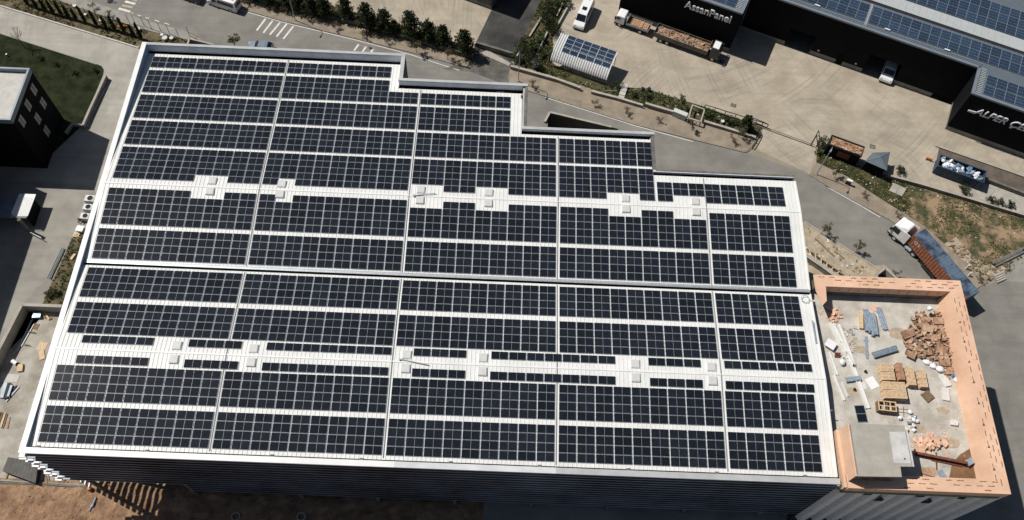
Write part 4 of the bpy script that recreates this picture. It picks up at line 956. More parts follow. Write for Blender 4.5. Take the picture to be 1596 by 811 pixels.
mb.build('roof_ribs', M['roofgrey'], bf)
mb = MB(); mb.box(bx + 6, fx + 45, by + 6.6, by + 6.75, BH - .12, BH + .15); mb.box(bx + 6, fx + 45, by + 6.751, by + 9.3, BH - .12, BH + .02)
x = bx + 6.5
while x < fx + 44: mb.box(x, x + .05, by + 6.8, by + 9.25, BH + .021, BH + .05); x += 1.15
mb.build('light_roof_band', M['roofgrey'], bf)
MB().box(bx + 6, fx + 45, by + 6.2, by + 6.59, BH - .129, BH - .11).build('roof_gutter', M['gutter'], bf)
for k in range(12):
    x = fx + .9 + k * 3.4; MB().box(x, x + .05, fy - .012, fy - .002, 1.0, BH - .32).build('cladding_joint', M['blackrib'], bf)
for k in range(6): x = 1.5 + k * 3.4; MB().box(x, x + .05, -.012, -.002, 1.0, BH - .32).build('cladding_joint', M['blackrib'], bf)
MB().box(c0 + .02, c0 + .16, by - .2, by - .06, .95, BH - .31).build('downpipe', M['trimgrey'], bf)
# letters on the two projecting ends
def letters(txt, x, y, z, size, ital, wid, m='letter'):
    cu = bpy.data.curves.new('letters', 'FONT'); cu.body = txt; cu.size = size; cu.extrude = .12; cu.bevel_depth = 0; cu.shear = ital; cu.offset = .018
    o = bpy.data.objects.new('letters', cu); COL.objects.link(o); dg = bpy.context.evaluated_depsgraph_get()
    me = bpy.data.meshes.new_from_object(o.evaluated_get(dg)); bpy.data.objects.remove(o); bpy.data.curves.remove(cu)
    w0 = max(v.co.x for v in me.vertices); s = wid / w0
    for v in me.vertices: v.co = Vector((x + v.co.x * s, y - v.co.z - .14, z + v.co.y))
    me.materials.clear(); me.materials.append(M[m]); ob = bpy.data.objects.new('sign_letters', me); COL.objects.link(ob); ob.parent = bf
    return ob
letters('AssanPanel', 11.35, -.02, 6.75, 2.1, 0, 8.2)
letters('ALPER ÇEL', fx + 2.1, fy - .02, 5.75, 1.9, .3, 8.7)
mb = MB(); mb.obox((fx + 1.75, fy - .2, 5.95), 1.2, .15, .35, Matrix.Rotation(-.12, 3, 'Y')); mb.build('sign_stroke', M['letter'], bf)
# blue panels on that roof, in arrays
M['frameb'] = mat('blue_panel_frame', (.34, .39, .44), .5, .1, n=.05)
mbp = MB(); a, b = .81, 1.0
mbp.mi = 1; mbp.box(-a, a, -b, b, .04, .08); mbp.mi = 0
for k in range(3): mbp.box(-a + .02, a - .02, -b + .02 + k * .657, -b + .02 + k * .657 + .635, .07, .084)
BPAN = mbp.mesh('solar_panel', [M['cellblue'], M['frameb']])
def barray(x, y, nx, ny, lb, px=1.66, py=2.06, z=BH - .12):
    loc = BO + BU * x + BV * y + Vector((0, 0, z)); t = thing('blue_solar_array', lb, 'solar array', loc, BA, 'blue solar arrays on the black factory roof')
    for i in range(nx):
        for j in range(ny):
            o = bpy.data.objects.new('solar_panel', BPAN); COL.objects.link(o); o.parent = t; o.location = ((i + .5) * px, (j + .5) * py, .06)
    mb = MB()
    for j in range(ny):
        for f in (.25, .75): mb.box(0, nx * px, (j + f) * py - .03, (j + f) * py + .03, 0, .099)
    mb.build('mounting_rail', M['steel'], t)
barray(c0 - 1.6 - 8 * 1.66, .75, 8, 3, 'blue solar array on the roof end over the left silver sign')
barray(bx - 3, by + 1.5, 10, 2, 'blue solar array along the eave left of the roof cable gap'); barray(bx + 14.2, by + 1.5, 22, 2, 'long blue solar array along the eave right of the roof cable gap')
barray(fx + 1.6, fy + .7, 14, 1, 'single row blue solar array over the right silver sign'); barray(fx + 1.6, fy + 2.95, 14, 1, 'second row blue solar array over the right silver sign')
barray(bx + 4, by + 9.6, 32, 3, 'blue solar array beyond the pale roof band')
for k in range(4):
    x = bx + (5.5, 17.5, 27.5, 6)[k]
    if k < 3:
        p = BO + BU * x + BV * (by + 1.35) + Vector((0, 0, BH - .1)); t = thing('eave_lamp', f'{("left", "middle", "right")[k]} white floodlight on the black factory eave', 'lamp', p, BA, 'white floodlights on the black factory eave'); MB().box(-.45, .45, -.12, .12, .12, .24).build('housing', M['white'], t); MB().box(-.05, .05, -.05, .05, 0, .119).build('bracket', M['steel'], t)
t = thing('roof_cable_tray', 'grey cable tray crossing the black factory roof between two eave arrays', 'cable tray', BO + BU * (bx + 13.9) + BV * (by + .6) + Vector((0, 0, BH - .1)), BA)
mb = MB(); mb.box(-.18, -.12, 0, 5.4, 0, .12).box(.12, .18, 0, 5.4, 0, .12); mb.build('side_rail', M['roofgrey'], t); MB().box(-.119, .119, 0, 5.4, .02, .05).build('tray', M['steel'], t)

# ------------------------------------------------------------------ other buildings
t = thing('office_block', 'dark office block with a pale flat roof and grey windows on its shaded side', 'building', (-21.35, 72.5, 0))
mb = MB(); mb.box(-26, 0, -9.7, 0, 0, 11.6); mb.build('wall', M['black'], t)
mb = MB(); mb.box(-26, .02, -9.72, -9.42, 11.6, 12.52); mb.box(-26, .02, -.28, .02, 11.6, 12.52); mb.box(-.28, .021, -9.419, -.281, 11.6, 12.521); mb.build('parapet', M['trimgrey'], t)
mb = MB(); mb.box(-26, -.29, -9.41, -.29, 11.6, 11.75); mb.build('roof', M['conclight'], t)
for j, z in enumerate((8.9, 5.6, 2.4)):
    for i, y in enumerate((-1.9, -4.9, -7.9)):
        if (j == 2 and i != 1) or (j == 1 and i == 2): continue
        w_ = MB().box(-.02, .02, y - .55, y + .55, z, z + 1.9).build('window', M['windowlit'], t)
        MB().box(.021, .05, y - .03, y + .03, z, z + 1.9).build('mullion', M['black'], w_)
t2 = thing('low_wing', 'long dark wing behind the office block at the left edge', 'building', (-28.5, 62, 0)); MB().box(-20, 0, -26.6, -.1, 0, 12.3).build('wall', M['black'], t2); MB().box(-20, .05, -26.65, -.05, 12.3, 12.6).build('roof', M['roofgrey'], t2)
mb = MB(); [mb.box(.0, .02, -24 + k * 5, -21.5 + k * 5, 2, 5) for k in range(4)]; mb.build('window', M['glass'], t2)
# porch roof
t = thing('porch', 'small porch with a white ribbed roof over the office yard', 'porch', (-21, 54, 0))
PR = [(p.x + 21, p.y - 54) for p in AP([(30, 302), (56, 303), (43, 337), (23, 337), (17, 333)], 2.6)]
MB().prism(PR, 2.5, 2.6).build('roof', M['cap'], t); mb = MB()
for k in range(14): x = PR[0][0] + k * .17; mb.box(x, x + .04, -1.9 + .0 * k, 1.75, 2.601, 2.63)
mb.build('roof_ribs', M['cap'], t); mb = MB(); mb.box(-6.5, PR[0][0] + .05, -1.9, 1.7, 2.3, 2.45); mb.build('flat_deck', M['slat'], t)
mb = MB(); mb.box(PR[2][0] - .15, PR[2][0], -1.8, 1.6, 0, 2.49); mb.build('wall', M['black'], t)
# grey warehouse at the top edge
TB = A(766, 14); ta = R(-22.5)
t = thing('grey_warehouse', 'grey concrete warehouse corner at the top edge beside the black driveway', 'warehouse', TB, ta)
MB().box(-32, 0, .0, 24, 0, 7.3).build('wall', M['concdark'], t); MB().box(-32.1, .1, -.1, 24, 7.301, 7.6).build('roof', M['roofgrey'], t); MB().box(-32, .05, -.06, -.005, 0, .8).build('plinth', M['plinth'], t)
mb = MB(); [mb.box(-30 + 6 * k, -27 + 6 * k, -.05, -.01, 3, 5) for k in range(5)]; mb.build('window', M['glass'], t)
# carport with curved ribbed roof and panels
p0, p1 = A(880, 122), A(938, 136); ca = R(-21.6)
CO = A(863, 112); ca_u = Vector((math.cos(ca), math.sin(ca), 0))
t = thing('carport', 'carport with a curved white ribbed roof carrying blue solar panels', 'carport', (58.0, 88.35, 0), ca)
Wc, Dc = 10.3, 4.7
def arc(s):   # front foot bends up and over to the back edge
    pts = [(0, 1.35), (.08, 1.6), (.25, 1.9), (.6, 2.25), (1.1, 2.65), (1.8, 3.0), (2.7, 3.25), (3.7, 3.4), (Dc, 3.45)]
    f = s * (len(pts) - 1); i = min(int(f), len(pts) - 2); k = f - i
    return pts[i][0] * (1 - k) + pts[i + 1][0] * k, pts[i][1] * (1 - k) + pts[i + 1][1] * k
mb = MB(); N = 16
for i in range(N):
    y0, z0 = arc(i / N); y1, z1 = arc((i + 1) / N); mb.face([(0, y0, z0), (Wc, y0, z0), (Wc, y1, z1), (0, y1, z1)]); mb.face([(0, y1, z1 - .06), (Wc, y1, z1 - .06), (Wc, y0, z0 - .06), (0, y0, z0 - .06)])
    for k in range(25):
        x = .05 + k * (Wc - .1) / 24; mb.mi = 1; mb.bar((x, y0, z0 + .04), (x, y1, z1 + .04), .15, .1); mb.mi = 0
mb.build('roof', [M['capgrey'], M['cap']], t)  # grey sheet between white ribs paints in the shadow lines of the grooves
mb = MB()
for x in (.1, 2.6, 5.1, 7.6, Wc - .1): mb.bar((x, .15, 0), (x, .15, 2.0), .1); mb.bar((x, Dc - .2, 0), (x, Dc - .2, 3.3), .1)
mb.build('post', M['steel'], t) if False else [MB().bar((x, yy_, 0), (x, yy_, zz_), .1).build('post', M['steel'], t) for x in (.1, 2.6, 5.1, 7.6, Wc - .1) for yy_, zz_ in ((.15, 1.2), (Dc - .2, 3.3))]
mb = MB(); mb.box(0, Wc, .0, .08, 0, .35); mb.build('kick_wall', M['concdark'], t)
t3 = thing('carport_array', 'blue solar array on the curved carport roof', 'solar array', (58.0, 88.35, 0), ca)
for i in range(6):
    for j in range(4):
        x = 1.35 + i * 1.47; y = 1.3 + j * .86; s_ = [k / 60 for k in range(61)]; zz = min((abs(arc(q)[0] - y - .4), arc(q)[1]) for q in s_ if arc(q)[1] > 1.0)[1]; z1 = min((abs(arc(q)[0] - y), arc(q)[1]) for q in s_ if arc(q)[1] > 1.0)[1]; z2 = min((abs(arc(q)[0] - y - .8), arc(q)[1]) for q in s_ if arc(q)[1] > 1.0)[1]
        mb = MB(); mb.mi = 1; mb.obox((x + .71, y + .41, (z1 + z2) / 2 + .12), 1.42, .83, .03, Matrix.Rotation(math.atan2(z2 - z1, .8), 3, 'X')); mb.mi = 0; mb.obox((x + .71, y + .41, (z1 + z2) / 2 + .13), 1.36, .78, .03, Matrix.Rotation(math.atan2(z2 - z1, .8), 3, 'X')); mb.build('solar_panel', [M['cellblue'], M['frame']], t3)
mb = MB(); [mb.box(1.3, 10.2, y, y + .05, 3.3, 3.44) for y in (2.2, 3.6)]; mb.build('mounting_rail', M['steel'], t3)
# open booth with rust coloured scrap on its roof, and the gatehouse
RB = [A(1296, 208, 3), A(1348, 227, 3), A(1344, 247, 3), A(1291, 226, 3)]
c = sum(RB, Vector()) / 4; a = ang(RB[0], RB[1]); wl = (RB[1] - RB[0]).length; dl = 2.1
t = thing('gate_booth', 'dark gate booth with rust brown scrap heaped on its flat roof', 'booth', (c.x, c.y, 0), a)
MB().box(-wl / 2 + .1, wl / 2 - .1, -dl / 2 + .1, dl / 2 - .1, 0, 2.7).build('wall', M['black'], t); mb = MB(); mb.box(-wl / 2, wl / 2, -dl / 2, -dl / 2 + .12, 2.6, 3.05).box(-wl / 2, wl / 2, dl / 2 - .12, dl / 2, 2.6, 3.05).box(-wl / 2, -wl / 2 + .12, -dl / 2 + .121, dl / 2 - .121, 2.6, 3.05).box(wl / 2 - .12, wl / 2, -dl / 2 + .121, dl / 2 - .121, 2.6, 3.05); mb.build('roof_kerb', M['chassis'], t)
MB().box(-wl / 2 + .121, wl / 2 - .121, -dl / 2 + .121, dl / 2 - .121, 2.6, 2.75).build('roof', M['rustscrap'], t)
MB().box(-.8, 1.2, -dl / 2 + .06, -dl / 2 + .095, .9, 2.2).build('window', M['rust'], t)
t4 = thing('scrap_layer', 'layer of rusty crumpled strips on the gate booth roof', 'scrap', (c.x, c.y, 2.75), a)
for k in range(110): MB().obox((random.uniform(-wl / 2 + .3, wl / 2 - .3), random.uniform(-dl / 2 + .3, dl / 2 - .3), .06 + random.random() * .12), random.uniform(.15, .6), random.uniform(.05, .16), .04, Matrix.Rotation(random.gauss(0, .6), 3, 'Z') @ Matrix.Rotation(random.uniform(-.5, .5), 3, 'X')).build('strip', M['rustscrap' if k % 3 else 'wood'], t4) if k < 95 else None
GP = [A(1361, 237, 2.8), A(1388, 236, 2.8), A(1383, 265, 2.8), A(1349, 250, 2.8)]; c = sum(GP, Vector()) / 4
t = thing('gatehouse', 'small gatehouse with a grey pitched tile roof beside the booth', 'gatehouse', (c.x, c.y, 0))
G = [(p.x - c.x, p.y - c.y) for p in GP]; mb = MB(); mb.prism([(x * .85, y * .85) for x, y in G], 0, 2.6); mb.build('wall', M['black'], t)
mb = MB(); ax = (0, 0, 3.1)
for i in range(4): q, r_ = G[i], G[(i + 1) % 4]; mb.face([(*q, 2.6), (*r_, 2.6), ax][::-1] if (q[0] * r_[1] - q[1] * r_[0]) < 0 else [(*q, 2.6), (*r_, 2.6), ax])
mb.build('roof', M['roofdark'], t); mb = MB()
for i in range(4): q = G[i]; mb.bar((*q, 2.63), (0, 0, 3.13), .1, .05)
mb.build('hip_tiles', M['trimgrey'], t)
p = A(1325, 281, 1.3); t = thing('parcel_box', 'small white box on a stand before the gate booth', 'box', (p.x, p.y, 0), a); MB().box(-.45, .45, -.2, .2, 1.0, 1.3).build('box', M['white'], t); MB().box(-.4, .4, -.15, .15, 0, .999).build('stand', M['chassis'], t)

# ------------------------------------------------------------------ walls, fences and rails
def lowwall(px, h, th, lb, m='concm', name='retaining_wall', z0=0., px0=None):
    P = AP(px, h); t = thing(name, lb, 'wall', (P[0].x, P[0].y, 0)); o = P[0]
    mb = MB(); mc = MB()
    for k, (a_, b_) in enumerate(zip(P, P[1:])):
        d = (b_ - a_); L_ = d.length; mb.bar((a_.x - o.x, a_.y - o.y, h / 2), (b_.x - o.x, b_.y - o.y, h / 2 + .0004 * k), th, h); mc.bar((a_.x - o.x, a_.y - o.y, h + .035), (b_.x - o.x, b_.y - o.y, h + .035 + .0004 * k), th + .1, .068)
    mb.build('wall', M[m], t); mc.build('coping', M['conc' if m in ('concm', 'conc') else m], t); return t
lowwall([(290, -32), (360, -14), (440, 6), (600, 46), (735, 86)], .9, .3, 'dark weathered retaining wall behind the pavement under the conifers', 'concdark')
lowwall([(742, 66), (802, 84)], 1.1, .3, 'dark wall along the foot of the black driveway', 'concdark')
lowwall([(796, 103), (815, 108), (868, 123), (905, 137)], .8, .3, 'grey retaining wall between the pavement and the carport planting')
lowwall([(922, 142), (962, 152), (1002, 164)], .7, .3, 'stepped retaining wall below the planter with the silver pot'); lowwall([(1006, 161), (1050, 174), (1071, 181)], .85, .3, 'higher retaining wall in front of the middle planter'); lowwall([(1095, 188), (1135, 200), (1160, 208), (1178, 214)], .7, .3, 'last retaining wall before the yard gate')
lowwall([(1384, 273), (1436, 287), (1500, 306), (1600, 336)], .7, .22, 'long low wall with a pale top between the yard and the grassy slope')
lowwall([(890, 2), (873, 32), (866, 46)], .5, .16, 'low wall edge between the yard and the shrubs beside the parked van'); lowwall([(843, 28), (825, 57)], .3, .2, 'pale kerb wall along the right side of the black driveway', 'conc')
lowwall([(877, 5), (868, 25)], .4, .14, 'short garden wall among the shrubs left of the parked van'); lowwall([(853, 50), (839, 80)], .5, .14, 'garden wall left of the carport')
lowwall([(1458, 227), (1596, 275), (1700, 312)], .15, .2, 'flush concrete edging along the back of the loading ramp', 'conc'); lowwall([(1521, 272), (1600, 302), (1700, 340)], .8, .3, 'brown front wall of the loading ramp beyond the skip', 'concdark')
lowwall([(1445, 292), (1500, 306)], .05, .3, 'narrow concrete edge under the blue skip')
# wall enclosing the sunken strip left of the hall
lowwall([(96.5, 477.5), (34, 475), (-20, 580), (-90, 700)], 2.0, .35, 'tall concrete wall enclosing the littered strip left of the hall', 'conc')
# garden wall by the lawn (stepped, three lengths)
lowwall([(164.5, 117), (139, 172), (129, 195)], .9, .28, 'stepped pale wall along the lawn edge', 'conc'); lowwall([(168, 122), (157, 139)], .3, .3, 'upper kerb block beside the lawn wall'); lowwall([(163, 138), (144, 176), (134, 198)], .25, .25, 'lower kerb beside the lawn wall')
lowwall([(129, 196), (112, 193), (102, 207)], .6, .25, 'curved pale planter wall at the office corner')
# concrete corner walls at the back of the hall and by the annexe
def pitbox(px, h, lb, th=.3):
    P = AP(px, h); o = P[0]; t = thing('stair_well', lb, 'stair well', (o.x, o.y, 0)); mb = MB()
    for a_, b_ in zip(P, P[1:] + P[:1]): mb.bar((a_.x - o.x, a_.y - o.y, h / 2), (b_.x - o.x, b_.y - o.y, h / 2), th, h)
    mb.build('wall', M['conc'], t); MB().sheet([(p.x - o.x, p.y - o.y) for p in P], .03).build('floor', M['gutter'], t)
pitbox([(295, 60), (331, 69), (335, 82), (288, 82)], 1.4, 'concrete stair well by the back corner of the hall'); pitbox([(1367, 428), (1380, 418), (1405, 440), (1398, 452), (1366, 452)], 1.5, 'concrete stair well beside the annexe back wall')
lowwall([(849, 190), (857, 175), (953, 198)], .35, .25, 'concrete rim round the ramp hole behind the hall')
lowwall([(1257, 398), (1282, 415), (1312, 437)], 1.2, .5, 'concrete foundation wall under construction behind the annexe')
# formwork
P = [A(*q, .5) for q in ((1257, 388), (1330, 440), (1262, 400), (1318, 440))]
t = thing('timber_formwork', 'ladder like timber formwork beside the foundation wall', 'formwork', (P[0].x, P[0].y, 0)); o = P[0]
for k, (a_, b_) in enumerate(((P[0], P[1]), (P[2], P[3]))): MB().bar((a_ - o) + Vector((0, 0, .5)), (b_ - o) + Vector((0, 0, .5)), .12, .25).build('rail', M['woodd'], t)
for k in range(8): f = .05 + k * .13; MB().bar(P[0].lerp(P[1], f) - o + Vector((0, 0, .64)), P[2].lerp(P[3], f) - o + Vector((0, 0, .64)), .14, .06).build('cross_board', M['wood'], t)
for (a_, b_), lb in ((((1270, 372), (1300, 400)), 'long weathered board lying on the sand by the formwork'), (((1300, 392), (1316, 404)), 'short board lying on the sand beyond the formwork')):
    p, q = A(*a_), A(*b_); o = MB().box(0, (q - p).length, -.12, .12, .03, .09).build('board', M['woodd']); o.location = p; o.rotation_euler = (0, 0, ang(p, q)); tag(o, lb, 'board')
mb = MB()
for k in range(120):
    p = A(random.uniform(1256, 1350), random.uniform(350, 440)); f = (p.x - 90) * .9
    if A(1254, 352).y - (p.x - A(1254, 345).x) * .78 > p.y: mb.obox((p.x, p.y, .05), random.uniform(.1, .7), random.uniform(.06, .35), random.uniform(.03, .15), Matrix.Rotation(random.uniform(0, 6), 3, 'Z') @ Matrix.Rotation(random.uniform(-.3, .3), 3, 'X')); mb.mi = k % 3
tag(mb.build('building_rubble', [M['conc'], M['ivory'], M['woodd']]), kind='stuff')
# fence posts and a screen along the planted verge
lab = []
vp = [(62, 2), (82, 8), (100, 14), (119, 21), (137, 27), (154, 32), (171, 38), (188, 43), (203, 38), (212, 39), (226, 42), (237, 46), (252, 51), (265, 54), (280, 60), (296, 57)]
mbp_ = None
for k, (u, v) in enumerate(vp):
    p = A(u, v); lb = f'thin dark fence post in the planted verge, number {k + 1} counting from the left end'
    words = ['leftmost of the row', 'second from the left end', 'third from the left end', 'fourth from the left end', 'fifth from the left end', 'sixth from the left end', 'seventh from the left end', 'eighth, beside the pale bucket', 'ninth, by the orange sack', 'tenth, just right of the orange sack', 'sixth from the hall corner', 'fifth from the hall corner', 'fourth from the hall corner', 'third from the hall corner', 'second from the hall corner', 'last before the stair well by the hall']
    lb = f'thin dark fence post in the planted verge, {words[k]}'
    if mbp_ is None:
        mbp_ = thing('fence_post', lb, 'fence post', p, 0, 'fence posts along the planted verge'); MB().cyl((0, 0, 0), (0, 0, 2.3), .05, n=6).build('post', M['rail'], mbp_); MB().cyl((0, 0, 2.301), (0, 0, 2.36), .07, n=6).build('cap', M['rail'], mbp_)
    else: clone(mbp_, p, 0, lb)
for (u, v, r_, m_, lb) in ((117, 11, .3, 'ivory', 'white bucket in the verge near the pavement'), (134, 24, .25, 'ivory', 'small white bucket in the middle of the verge'), (159, 33.5, .38, 'hatch', 'pale bucket beside the fence in the verge'), (216, 48, .4, 'hatch', 'large pale bucket near the orange sack in the verge'), (253, 56, .28, 'ivory', 'small pale bucket near the hall corner'), (258, 62, .45, 'hatch', 'biggest pale tub nearest the hall corner'), (268, 61.5, .34, 'hatch', 'pale tub right of the biggest one'), (63.5, 1, .25, 'ivory', 'white bucket farthest left in the verge')):
    p = A(u, v); t = thing('bucket', lb, 'bucket', p, 0, 'pale buckets along the verge'); MB().cyl((0, 0, 0), (0, 0, r_ * 1.2), r_ * .8, r_, 12).build('tub', M[m_], t); MB().ring((0, 0), r_ * 1.06, r_ * .9, r_ * 1.201, r_ * 1.26, 12).build('rim', M[m_], t)
p = A(191, 43); t = thing('sack', 'crumpled orange sack lying in the verge', 'sack', p); MB().blob((0, 0, .25), .75, .35, .28, amp=.5, seed=2).build('bag', M['yellowc'], t, smooth=True); MB().cyl((.6, 0, .3), (.9, .1, .35), .06, .14, 6).build('tied_neck', M['yellowc'], t)
# black rail fence and sliding gate
def railfence(px, h, lb, nsp=1, name='rail_fence', cat='fence'):
    P = AP(px); t = thing(name, lb, cat, P[0]); o = P[0]; mb = MB(); mc = MB()
    for a_, b_ in zip(P, P[1:]):
        mc.bar(a_ - o + Vector((0, 0, h)), b_ - o + Vector((0, 0, h)), .1); mc.bar(a_ - o + Vector((0, 0, .12)), b_ - o + Vector((0, 0, .12)), .08)
    for p in P: MB().bar(p - o, p - o + Vector((0, 0, h)), .1).build('post', M['rail'], t)
    mc.build('rail', M['rail'], t)
railfence([(1097, 170), (1113, 174.5), (1129, 180), (1145, 184.5), (1158, 189)], 1.1, 'black rail fence between the yard and the bushes'); railfence([(1167, 192), (1177, 194), (1195, 200), (1187, 196), (1172, 190)], 1.0, 'short black rail frame at the end of the bushes')
t = thing('gate_track', 'long dark sliding gate track across the yard entrance', 'gate track', A(1186, 199)); P = A(1186, 199), A(1268, 229); o = P[0]
MB().bar(Vector((0, 0, .04)), P[1] - o + Vector((0, 0, .04)), .14, .06).build('track', M['rail'], t); MB().bar(Vector((.1, .35, .03)), P[1] - o + Vector((.1, .35, .03)), .07, .05).build('guide', M['chassis'], t)
railfence([(1263, 227), (1272, 211), (1274, 229)], 1.3, 'rusty black gate catcher at the right end of the track', name='gate_catcher', cat='gate')
railfence([(1182, 205), (1184, 211), (1178, 223), (1172, 232)], .7, 'black rail closing the pavement end beside the yard entrance')
# advertising board frame and planter boxes
pf = [A(1077, 183, .4), A(1099, 168, 1.6)]
P = AP([(1073, 184), (1092, 190), (1098, 171), (1079, 164)], 1.3); t = thing('pergola_frame', 'white open frame standing over the planter beside the bushes', 'frame', (P[0].x, P[0].y, 0)); o = P[0].copy(); o.z = 0; mb = MB(); mc = MB()
for a_, b_ in zip(P, P[1:] + P[:1]): mb.bar(a_ - o, b_ - o, .22, .14)
for p in P: MB().bar((p.x - o.x, p.y - o.y, 0), p - o + Vector((0, 0, -.08)), .16).build('post', M['conc'], t)
mb.build('beam', M['conc'], t)
P = AP([(1051, 171), (1071, 179)], 1.5); o = P[0]; t = thing('planter_box', 'grey metal cabinet on the retaining wall in front of the young tree', 'cabinet', (o.x, o.y, 0), ang(*P)); L_ = (P[1] - P[0]).length; MB().box(0, L_, -.35, .35, 0, 1.42).build('body', M['galv'], t); MB().box(-.06, L_ + .06, -.4, .4, 1.421, 1.5).build('lid', M['hatch'], t)
P = AP([(975, 131), (968, 152)], .6); o = P[0]; t = thing('concrete_steps', 'pale concrete steps through the planter near the carport', 'steps', (o.x, o.y, 0), ang(*P)); L_ = (P[1] - P[0]).length
for k in range(4): MB().box(L_ * k / 4, L_ * (k + .98) / 4, -.5, .5, 0, .6 - .13 * k).build('step', M['conclight'], t)
for u, v, r_, lb in ((1011, 142, .3, 'dark pot on the yard edge, right one of two'), (1001, 140, .22, 'small dark pot on the yard edge, left one of two'), (1125, 192, .28, 'white plant pot among the bushes behind the retaining wall')):
    p = A(u, v); m_ = 'ivory' if 'white' in lb else 'rubber'; t = thing('plant_pot', lb, 'pot', p, 0, 'plant pots by the yard'); MB().cyl((0, 0, 0), (0, 0, r_ * 2), r_ * .7, r_, 10).build('pot', M[m_], t); MB().ring((0, 0), r_ * 1.1, r_ * .85, r_ * 2.001, r_ * 2.15, 12).build('rim', M[m_], t)
P = AP([(1382, 290), (1402, 292), (1409, 305), (1389, 303)], .3); 
P = AP([(1393, 285), (1413, 294), (1406, 306), (1386, 297)], .25); o = P[0]; t = thing('manhole_slab', 'raised square concrete slab with a centre joint on the grassy slope', 'slab', (o.x, o.y, 0)); MB().prism([(p.x - o.x, p.y - o.y) for p in P], 0, .2).build('slab', M['conc'], t); m1 = (P[0] + P[1]) / 2 - o; m2 = (P[2] + P[3]) / 2 - o; MB().bar((m1.x, m1.y, .202), (m2.x, m2.y, .202), .06, .02).build('joint', M['concdark'], t)
P = [A(1552, 438, .5), A(1570, 430, .5)]
t = thing('slope_steps', 'small grey stair block at the bottom of the slope by the road', 'steps', A(1560, 438), ang(*P))
for k in range(4): MB().box(-.9, .9, -.1 + k * .32, .2 + k * .32, 0, .25 + .13 * k).build('step', M['conc'], t)
P = AP([(1552, 410), (1596, 388), (1640, 366)], .8); t = thing('dark_fence', 'dark board fence at the right end of the slope', 'fence', (P[0].x, P[0].y, 0)); o = P[0].copy(); o.z = 0; mb = MB()
for a_, b_ in zip(P, P[1:]): mb.bar(a_ - o - Vector((0, 0, .55)), b_ - o - Vector((0, 0, .55)), .9, .12); mb.bar(a_ - o - Vector((0, -.1, .45)), b_ - o - Vector((0, -.1, .45)), .3, .1)
mb.build('board', M['concdark'], t); mb = MB(); [MB().bar((p.x - o.x, p.y - o.y, 0), (p.x - o.x, p.y - o.y, .7), .12).build('post', M['rail'], t) for p in P]
for (u, v, h, lb) in ((1505, 420, 1.2, 'white marker stone standing at the slope edge behind the container'), (1509, 431, 1.0, 'dark post stump beside the white marker stone')):
    p = A(u, v); t = thing('marker_post', lb, 'post', p); m_ = 'ivory' if 'white' in lb else 'rail'; MB().bar((0, 0, 0), (0, .1, h), .28, .2).build('shaft', M[m_], t); MB().box(-.2, .2, -.2, .2, 0, .1).build('foot', M['conc'], t)

# ------------------------------------------------------------------ lamps
lampl = ['street lamp on the tan pavement by the hatched parking lines', 'street lamp behind the second step of the hall roof', 'tall street lamp in front of the gate booth']
lp = None
for (u, v), lb, hdg in zip(((460.3, 32.6), (807.7, 127.7), (1272, 272.5)), lampl, (-1.9, -1.9, -2.1)):
    p = A(u, v)
    if lp is None:
        lp = thing('street_lamp', lb, 'street lamp', p, hdg, 'street lamps along the road'); MB().cyl((0, 0, 0), (0, 0, 7.4), .085, .05, 8).build('pole', M['galv'], lp)
        mb = MB(); pts = [(0, 0, 7.4), (.12, 0, 7.75), (.4, 0, 7.95), (.9, 0, 8.0)]
        for a_, b_ in zip(pts, pts[1:]): mb.cyl(a_, b_, .045, n=6)
        mb.build('arm', M['galv'], lp); MB().box(.85, 1.4, -.12, .12, 7.92, 8.06).build('lamp_head', M['steel'], lp, bevel=.03); MB().box(-.16, .16, -.16, .16, 0, .25).build('base', M['conc'], lp)
    else: clone(lp, p, hdg, lb)
p = A(1531, 318); t = thing('thin_post', 'thin white post standing on the concrete apron beyond the skip', 'post', p); MB().cyl((0, 0, 0), (0, 0, 4), .06, n=6).build('pole', M['hatch'], t); MB().box(-.14, .14, -.14, .14, 0, .08).build('foot', M['conc'], t)

